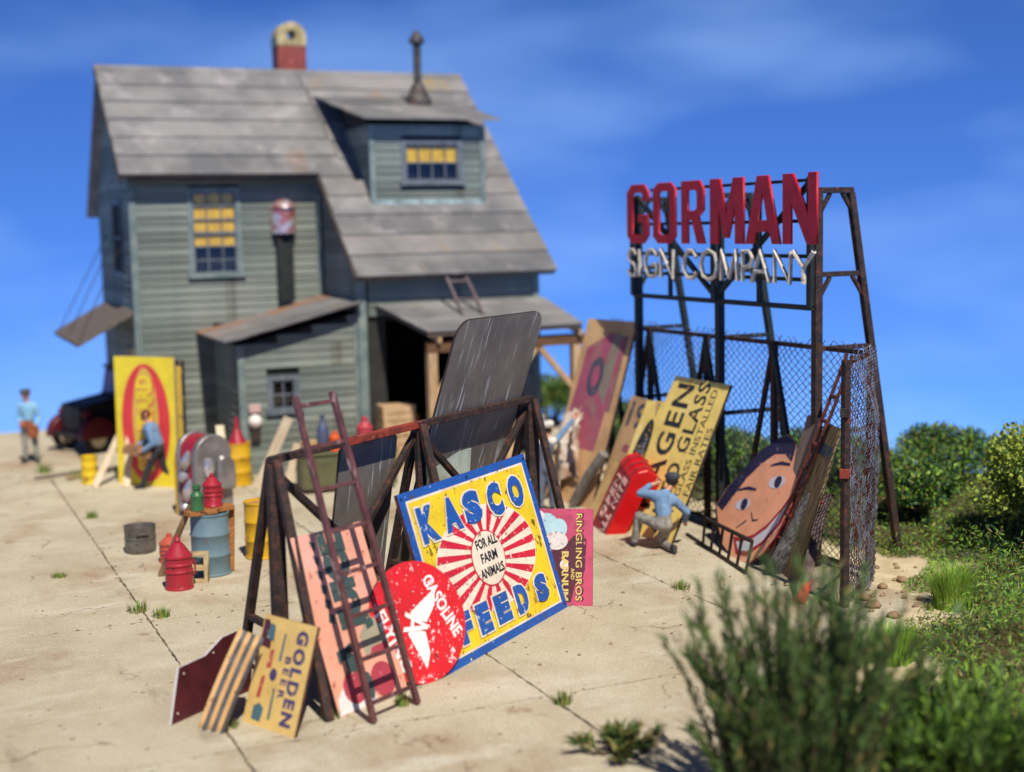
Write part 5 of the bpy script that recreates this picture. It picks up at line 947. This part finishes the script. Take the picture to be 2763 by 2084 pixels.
# standing man at the far left
def bag(t):
    b = MB(); b.prism([(.06, -.1), (.26, -.1), (.3, .12), (.25, .2), (.1, .2), (.05, .12)], -.12, .02, 'y'); b.v = [(x, y-.14, z+.74) for x, y, z in b.v]
    o = b.build('tool_bag', leather, t, bevel=.02); b = MB(); b.prism([(-.16, -.06), (.16, -.06), (.14, .12), (-.14, .12)], -.2, -.14, 'y'); b.v = [(x, y, z+.92) for x, y, z in b.v]; b.build('tool_belt', leather, t, bevel=.01)
figure('person', 'standing man in light blue shirt and cap with a brown tool bag, far left', (2.87, 34.85, 0), RZC,
    [((0, 0, .88), .14, (0, 0, 1.0), .135, tgre), ((0, 0, 1.02), .135, (0, 0, 1.3), .165, lblue), ((-.14, 0, 1.38), .085, (.14, 0, 1.38), .085, lblue), ((0, 0, 1.42), .06, (-.01, -.01, 1.52), .052, skin)]
    + LEGF((-.09, 0, .86), (-.11, -.02, .48), (-.12, .02, .1), tgre, (.1, .075, .055)) + LEGF((.09, 0, .86), (.14, -.03, .48), (.17, .02, .1), tgre, (.1, .075, .055))
    + [((-.12, .0, .06), .052, (-.14, -.15, .045), .045, boot), ((.17, 0, .06), .052, (.21, -.14, .045), .045, boot)]
    + [((-.19, 0, 1.36), .07, (-.24, .03, 1.08), .056, lblue), ((-.24, .03, 1.08), .054, (-.14, -.15, .98), .045, lblue), ((-.14, -.15, .98), .034, (-.12, -.17, .97), .033, skin),
       ((.19, 0, 1.36), .07, (.27, .03, 1.08), .056, lblue), ((.27, .03, 1.08), .054, (.22, -.12, .92), .045, lblue), ((.22, -.12, .92), .034, (.21, -.14, .9), .033, skin)],
    [((-.12, -.17, .97), (.7, -.5, -.2), (0, 0, 1)), ((.21, -.14, .9), (-.1, -.5, -.7), (-1, 0, 0))], ((-.02, -.03, 1.64), .115, R(-4), R(-15)), (capg, True), .014, bag)
# man with a raised arm behind the rack
figure('person', 'man in grey overalls and white cap half hidden behind the rack, arm raised', (11.16, 23.5, 0), RZC,
    [((0, 0, .82), .14, (0, 0, .95), .135, greyo), ((0, 0, .96), .135, (.01, .02, 1.24), .16, greyo), ((-.14, .02, 1.32), .085, (.15, .02, 1.34), .085, whs), ((.02, .02, 1.38), .06, (.04, .02, 1.46), .052, skin)]
    + LEGF((-.08, 0, .82), (-.1, -.01, .46), (-.1, .03, .1), greyo, (.105, .08, .06)) + LEGF((.08, 0, .82), (.12, -.02, .46), (.12, .03, .1), greyo, (.105, .08, .06))
    + [((-.1, .02, .06), .055, (-.1, .16, .045), .045, boot), ((.12, .02, .06), .055, (.14, .16, .045), .045, boot)]
    + [((-.18, .02, 1.3), .07, (-.26, .03, 1.02), .056, whs), ((-.26, .03, 1.02), .05, (-.24, .0, .78), .042, skin),
       ((.19, .04, 1.33), .07, (.36, .12, 1.5), .056, denim), ((.36, .12, 1.5), .054, (.54, .2, 1.7), .045, denim), ((.54, .2, 1.7), .034, (.55, .2, 1.72), .033, skin)],
    [((-.24, 0, .77), (0, 0, -1), (0, -1, 0)), ((.55, .2, 1.72), (.5, .3, .7), (-1, 0, .5))], ((.06, .03, 1.58), .115, R(10), R(140)), (whs, False), .014)
# ------------------------------------------------------------------ vegetation
rng = np.random.default_rng(11)
def leafmat(name, c, c2, tr=.25):
    m = mat(name, c, c2, 9, .55, 0, [(tuple(min(1, v*1.5) for v in c), 21, .6, (1, 1, 1), .1)], 0, rnd=0, spec=.35); return m
g1 = leafmat('olive_foliage', S(150, 162, 62), S(120, 136, 50)); g2 = leafmat('deep_green_foliage', S(92, 120, 54), S(62, 92, 42)); g3 = leafmat('bright_grass_green', S(140, 176, 62), S(104, 146, 46)); g4 = leafmat('dry_grass', S(150, 138, 76), S(120, 104, 58)); g5 = leafmat('blue_green_leaf', S(58, 100, 66), S(44, 76, 50)); g6 = leafmat('rosemary_green', S(82, 106, 46), S(58, 80, 36))
barkm = mat('twig_bark', S(92, 74, 52), S(66, 52, 38), 8, .9)
def leaves(name, P, Nrm, size, mats, parent, M=None, asp=.5, jitter=.7, w=None):
    n = len(P); a = Nrm+rng.normal(0, jitter, (n, 3)); a /= np.linalg.norm(a, axis=1)[:, None]; r = rng.normal(0, 1, (n, 3)); b = np.cross(a, r); b /= np.linalg.norm(b, axis=1)[:, None]
    s = size*rng.uniform(.6, 1.35, (n, 1)); l = a*s; wv = b*s*asp; c = np.cross(a, b)*s*.15
    V = np.stack([P-l*.5, P+wv*.5+c, P+l*.5, P-wv*.5+c], 1).reshape(-1, 3); F = np.arange(n*4).reshape(n, 4)
    mi = rng.choice(len(mats), n, p=w); return link(name, arr_mesh(name, V, F, mats, mi), parent, M)
def blob_points(blobs, n, shell=.35):
    vol = np.array([b[3]*b[4]*b[5] for b in blobs])**.7; pick = rng.choice(len(blobs), n, p=vol/vol.sum()); B = np.array(blobs)[pick]; d = rng.normal(0, 1, (n, 3)); d /= np.linalg.norm(d, axis=1)[:, None]
    r = 1-np.abs(rng.normal(0, shell, (n, 1))); r = np.clip(r, .05, 1.12); P = B[:, :3]+d*B[:, 3:]*r; return P, d
def bush(name, label, loc, R3, nl, size, mats, nb=26, cat='bush', group=None, w=None, asp=.6, stems=5, clump=.26):
    t = thing(name, label, cat, loc, rng.uniform(0, 6), group); rx, ry, rz_ = R3; bl = []
    for k in range(nb):
        d = rng.normal(0, 1, 3); d /= np.linalg.norm(d); d[2] = abs(d[2])*1.1-.25; q = rng.uniform(.45, .9)
        c = np.array([d[0]*rx*q, d[1]*ry*q, rz_*.5+d[2]*rz_*.5*q]); s = clump*rng.uniform(.7, 1.3)*(rx+ry)/2*1.3; bl.append((*c, s, s, s*.85))
    P, d = blob_points(bl, nl); k = P[:, 2] > .0; P = P[k]; d = d[k]
    leaves('foliage', P, d+np.array([0, 0, .4]), size, mats, t, asp=asp, w=w)
    for i in range(stems):
        b = MB(); a = i*6.28/stems; b.tube([(0, 0, -.1), (math.cos(a)*rx*.25, math.sin(a)*ry*.25, rz_*.35), (math.cos(a)*rx*.5, math.sin(a)*ry*.5, rz_*.75)], [.05, .035, .015], 6); b.build('stem', barkm, t)
    return t
bz = lambda x, y: bumpy(x, y)-.03
# big olive bush at the right edge, bushes behind the fence and beyond
bush('olive_bush', 'large olive green bush with dense clumps at the right edge', (16.6, 15.85, bz(16.6, 15.85)), (1.45, 1.35, 1.95), 30000, .07, [g1, g2], 46, asp=.8, clump=.26, w=[.85, .15])
bush('olive_bush', 'low olive green bush at the right edge below the large one', (15.6, 14.0, bz(15.6, 14.0)), (.7, .6, 1.0), 9000, .065, [g1, g2], 22, asp=.8, w=[.8, .2])
BG = [(16.5, 20.6, 1.25, 1.25, 'loose green bush on the bank right of the fence'), (16.1, 22.6, 1.1, 1.1, 'green bush seen through the wire mesh right of the face sign'), (15.6, 24.4, 1.1, .95, 'dark green bush behind the mesh above the face sign'), (15.3, 26.6, 1.2, .9, 'green bush behind the yellow sign seen through the mesh'), (15.6, 29.2, 1.2, .85, 'green bush behind the number board'), (16.2, 33.6, 1.1, 1.6, 'round green bush seen under the porch roof'), (15.9, 18.4, .7, .95, 'small leafy bush by the rear leg of the billboard'), (18.3, 20.3, 1.2, 1.05, 'green bush farthest right on the skyline')]
for x, y, r, h, lb in BG: bush('bush', lb, (x, y, bz(x, y) if y < 30 else -.05), (r, r*.9, h), 8500, .085, [g2, g3, g5, g4], 24, group='bushes on the bank behind the fence', w=[.42, .22, .26, .1], asp=.45)
# grass tufts
def tuft(label, x, y, r, h, n, mats, name='grass_tuft', group='grass tufts on the bank', w=None):
    t = thing(name, label, 'grass tuft' if 'grass' in name else 'weed', (x, y, bumpy(x, y)-.01 if bank(x, y) > -.3 else 0.002), 0, group); V = []; F = []
    a = rng.uniform(0, 6.283, n); q = np.sqrt(rng.uniform(0, 1, n))*r*.45; dx, dy = np.cos(a), np.sin(a); L = h*rng.uniform(.55, 1.1, n); ln = rng.uniform(.1, .75, n)*(.4+q/(r*.45+1e-6)*.6); wd = .0065+.0035*rng.random(n)
    for i in range(n):
        p = np.array([dx[i]*q[i], dy[i]*q[i], 0]); tdir = np.array([-dy[i], dx[i], 0]); base = len(V); ph = rng.uniform(-.8, .8); o = np.array([math.cos(a[i]+ph), math.sin(a[i]+ph), 0])
        for k, f in enumerate((0, .4, .75, 1.)):
            c = p+np.array([0, 0, 1])*L[i]*(f-.22*ln[i]*f*f)+o*ln[i]*L[i]*f*f*.75; ww = wd[i]*(1-f*.9); V += [c-tdir*ww, c+tdir*ww]
        for k in range(3): b0 = base+k*2; F.append((b0, b0+1, b0+3, b0+2))
    mi = np.repeat(rng.choice(len(mats), n, p=w), 3); link('blades', arr_mesh('blades', V, F, mats, mi), t); return t
tuft('tall bright green grass tuft beside the sand at the fence', 13.2, 14.7, .62, .62, 900, [g3, g4], w=[.9, .1])
tuft('soft green grass tuft in front of the sand patch', 10.9, 13.2, .6, .5, 800, [g3, g5], w=[.9, .1])
tuft('green grass tuft at the right edge behind the front bank', 14.7, 13.2, .5, .42, 500, [g3, g5], w=[.7, .3])
tuft('pale grass tuft low by the big olive bush', 14.2, 15.7, .35, .25, 260, [g3, g4], w=[.6, .4])
weeds = [(2.99, 20.05, .34, .15, 'double clump of weeds at the slab corner left of the red can'), (3.24, 19.62, .3, .15, 'weeds beside the double clump at the slab corner'), (2.2, 22.75, .3, .08, 'thin dry weeds alone at the left'), (3.3, 27.3, .25, .16, 'weed in the slab joint left of the silver casing'), (6.69, 13.75, .26, .13, 'small green weed at the end of the dark joint in front'), (10.45, 17.4, .32, .14, 'weeds at the joint end near the front bush'), (5.05, 14.55, .22, .14, 'green weed at the ladder foot'), (4.2, 14.55, .3, .12, 'weeds under the rack leg by the mustard sign'), (3.1, 14.75, .26, .12, 'weeds between the striped strip and the mustard sign'), (5.1, 18.3, .28, .15, 'weeds under the near rack bay'), (6.9, 22.6, .3, .12, 'faint weeds on the concrete behind the rack'), (2.0, 13.6, .3, .08, 'dry brown weeds at the bottom left corner'), (3.0, 33.2, .5, .25, 'weedy patch by the old truck'), (3.6, 32.0, .5, .2, 'weedy patch between the boards and the keg'), (6.9, 29.6, .3, .16, 'weeds at the shed corner by the yellow drum'), (12.85, 14.75, .25, .1, 'small green weed on the sand by the end post')]
for x, y, r, h, lb in weeds: tuft(lb, x, y, r, h, 90, [g2, g4, g3], 'weed_clump', 'weeds in the yard', w=[.5, .3, .2])
# front spiky bush, sprigs with needles
def sprig_bush(label, loc, n, H, spread, mats, w, nn=95, seed=3, bs=1):
    rg = np.random.default_rng(seed); t = thing('spiky_bush', label, 'bush', loc); P = []; D = []; b = MB()
    for i in range(n):
        a = rg.uniform(0, 6.283); lean = abs(rg.normal(0, .5))*spread; L = H*rg.uniform(.35, 1.08)*(1-.25*min(lean, 1)); o = np.array([math.cos(a), math.sin(a), 0]); base = o*rg.uniform(0, .35)*bs
        pts = [base+np.array([0, 0, 1])*L*f*(1-.12*lean*f)+o*lean*L*(.45*f+.35*f*f)+np.array([.03*math.sin(f*9+i), .03*math.cos(f*7+i), 0]) for f in np.linspace(0, 1, 6)]
        b.tube([Vector(p) for p in pts], [.022, .018, .014, .01, .007, .003], 5, False)
        fs = rg.uniform(.12, 1, nn)**.8; k = np.minimum((fs*5).astype(int), 4); fr = fs*5-k; pa = np.array(pts); pos = pa[k]*(1-fr[:, None])+pa[k+1]*fr[:, None]; ax = pa[k+1]-pa[k]; ax /= np.linalg.norm(ax, axis=1)[:, None]
        r = rg.normal(0, 1, (nn, 3)); r -= ax*(r*ax).sum(1)[:, None]; r /= np.linalg.norm(r, axis=1)[:, None]; d = ax*.95+r*.42; P.append(pos+d*.06); D.append(d)
    P = np.concatenate(P); D = np.concatenate(D); leaves('needles', P, D, .17, mats, t, asp=.13, jitter=.15, w=w); b.build('stems', barkm, t); stuff(t.children[-1]) if 0 else None
    return t
sprig_bush('tall out of focus spiky green bush nearest the camera', (7.3, 10.15, 0), 185, 2.35, .58, [g6, g2, g4], [.68, .26, .06], 75, 3, 1.9)
sprig_bush('low out of focus spiky green bush beside the nearest bush', (8.95, 9.9, .1), 150, .95, 1.5, [g3, g2, g6], [.3, .3, .4], 80, 5, 2)
sprig_bush('low trailing weed spreading left of the nearest bush', (6.55, 12.1, 0), 22, .3, 1.7, [g6, g4], [.7, .3], 50, 7)
# ground cover over the bank
def cover(n, size, mats, w, name, zs, seed, asp):
    rg = np.random.default_rng(seed); P = []
    while len(P) < n:
        x, y = rg.uniform(8.9, 21), rg.uniform(8.5, 27)
        if rg.random() > (1 if y < 18 else .55): continue
        d = bank(x, y)-.02-.22*math.sin(x*2.1+y*1.3)-.1*math.sin(y*6.1-x*4)
        if d < .02 and rg.random() > .006 or d < -.25 or not inside(x, y): continue
        cl = .5+.5*math.sin(x*4.1+y*1.7)*math.sin(y*3.3-x*2.2)
        if rg.random() > .35+.65*cl: continue
        P.append((x, y, bumpy(x, y)+rg.random()**1.6*zs*(.35+cl)*min(1, max(.15, d*2))))
    P = np.array(P); D = np.tile(np.array([0, 0, .45]), (len(P), 1)); stuff(leaves(name, P, D, size, mats, None, asp=asp, jitter=.8, w=w))
cover(95000, .1, [g3, g2, g4, g5], [.4, .26, .16, .18], 'ground_cover', .5, 21, .16)
cover(9000, .05, [g3, g4, mat('brown_litter', S(120, 76, 52), S(90, 60, 44), 9, .9)], [.3, .3, .4], 'leaf_litter', .08, 22, .5)
# pebbles: five large ones by the end post, the rest as gravel
pebm = mat('tan_pebble', S(160, 130, 96), S(128, 104, 80), 9, .8, bump=.3, rnd=.2)
bm = bmesh.new(); bmesh.ops.create_icosphere(bm, subdivisions=2, radius=1)
for v in bm.verts: v.co *= 1+.12*math.sin(v.co.x*5+v.co.y*3)+.08*math.cos(v.co.z*6)
pme = bpy.data.meshes.new('pebble'); bm.to_mesh(pme); bm.free(); pme.materials.append(pebm); pme.polygons.foreach_set('use_smooth', [True]*len(pme.polygons))
for x, y, s, lb in ((12.28, 15.25, .095, 'largest tan pebble against the foot of the end post'), (12.42, 15.62, .085, 'tan pebble behind the one at the post foot'), (12.2, 14.72, .08, 'tan pebble nearest the camera on the sand'), (13.05, 16.0, .07, 'tan pebble at the base of the wire end panel'), (13.5, 16.1, .075, 'tan pebble farthest right on the sand')):
    o = link('pebble', pme); o.location = (x, y, max(bumpy(x, y), 0)+s*.35); o.scale = (s*1.2, s, s*.75); o.rotation_euler = (0, 0, s*60); tag(o, lb, 'pebble', 'pebbles by the fence')
pv = np.array([v.co[:] for v in pme.vertices]); pf = np.array([list(p.vertices) for p in pme.polygons]); V = []; F = []; rg = random.Random(9)
for i in range(170):
    for _ in range(50):
        x, y = (rg.uniform(11.6, 14.2), rg.uniform(13.6, 17)) if i < 90 else (rg.uniform(4, 12), rg.uniform(12.5, 22))
        if bank(x, y) < .2: break
    s = rg.uniform(.012, .04)*(1 if i < 90 else .6); z = max(bumpy(x, y), 0)+s*.3; n0 = sum(len(v) for v in V); V.append(pv*np.array([s*1.2, s, s*.7])+np.array([x, y, z])); F.append(pf+n0)
oct_ = np.array([(1, 0, 0), (-1, 0, 0), (0, 1, 0), (0, -1, 0), (0, 0, 1), (0, 0, -1)], float); of = np.array([(0, 2, 4), (2, 1, 4), (1, 3, 4), (3, 0, 4), (2, 0, 5), (1, 2, 5), (3, 1, 5), (0, 3, 5)]); GV = []; GF = []
for i in range(800):
    if i < 450: x, y = (rg.choice(gx[2:7])+rg.gauss(0, .05), rg.uniform(12, 30)) if rg.random() < .5 else (rg.uniform(0, 12), rg.choice(gy[2:6])+rg.gauss(0, .05))
    else: x, y = rg.uniform(1, 12), rg.uniform(12, 26)
    if bank(x, y) > -.2: continue
    s = rg.uniform(.006, .02); GF.append(of+6*len(GV)); GV.append(oct_*np.array([s*rg.uniform(.8, 2.2), s, s*.6])+np.array([x, y, s*.3]))
stuff(link('grit', arr_mesh('grit', np.concatenate(GV), np.concatenate(GF), [mat('brown_grit', S(158, 134, 104), S(116, 96, 74), 12, .95)])))
stuff(link('gravel', arr_mesh('gravel', np.concatenate(V), np.concatenate(F), [pebm])))
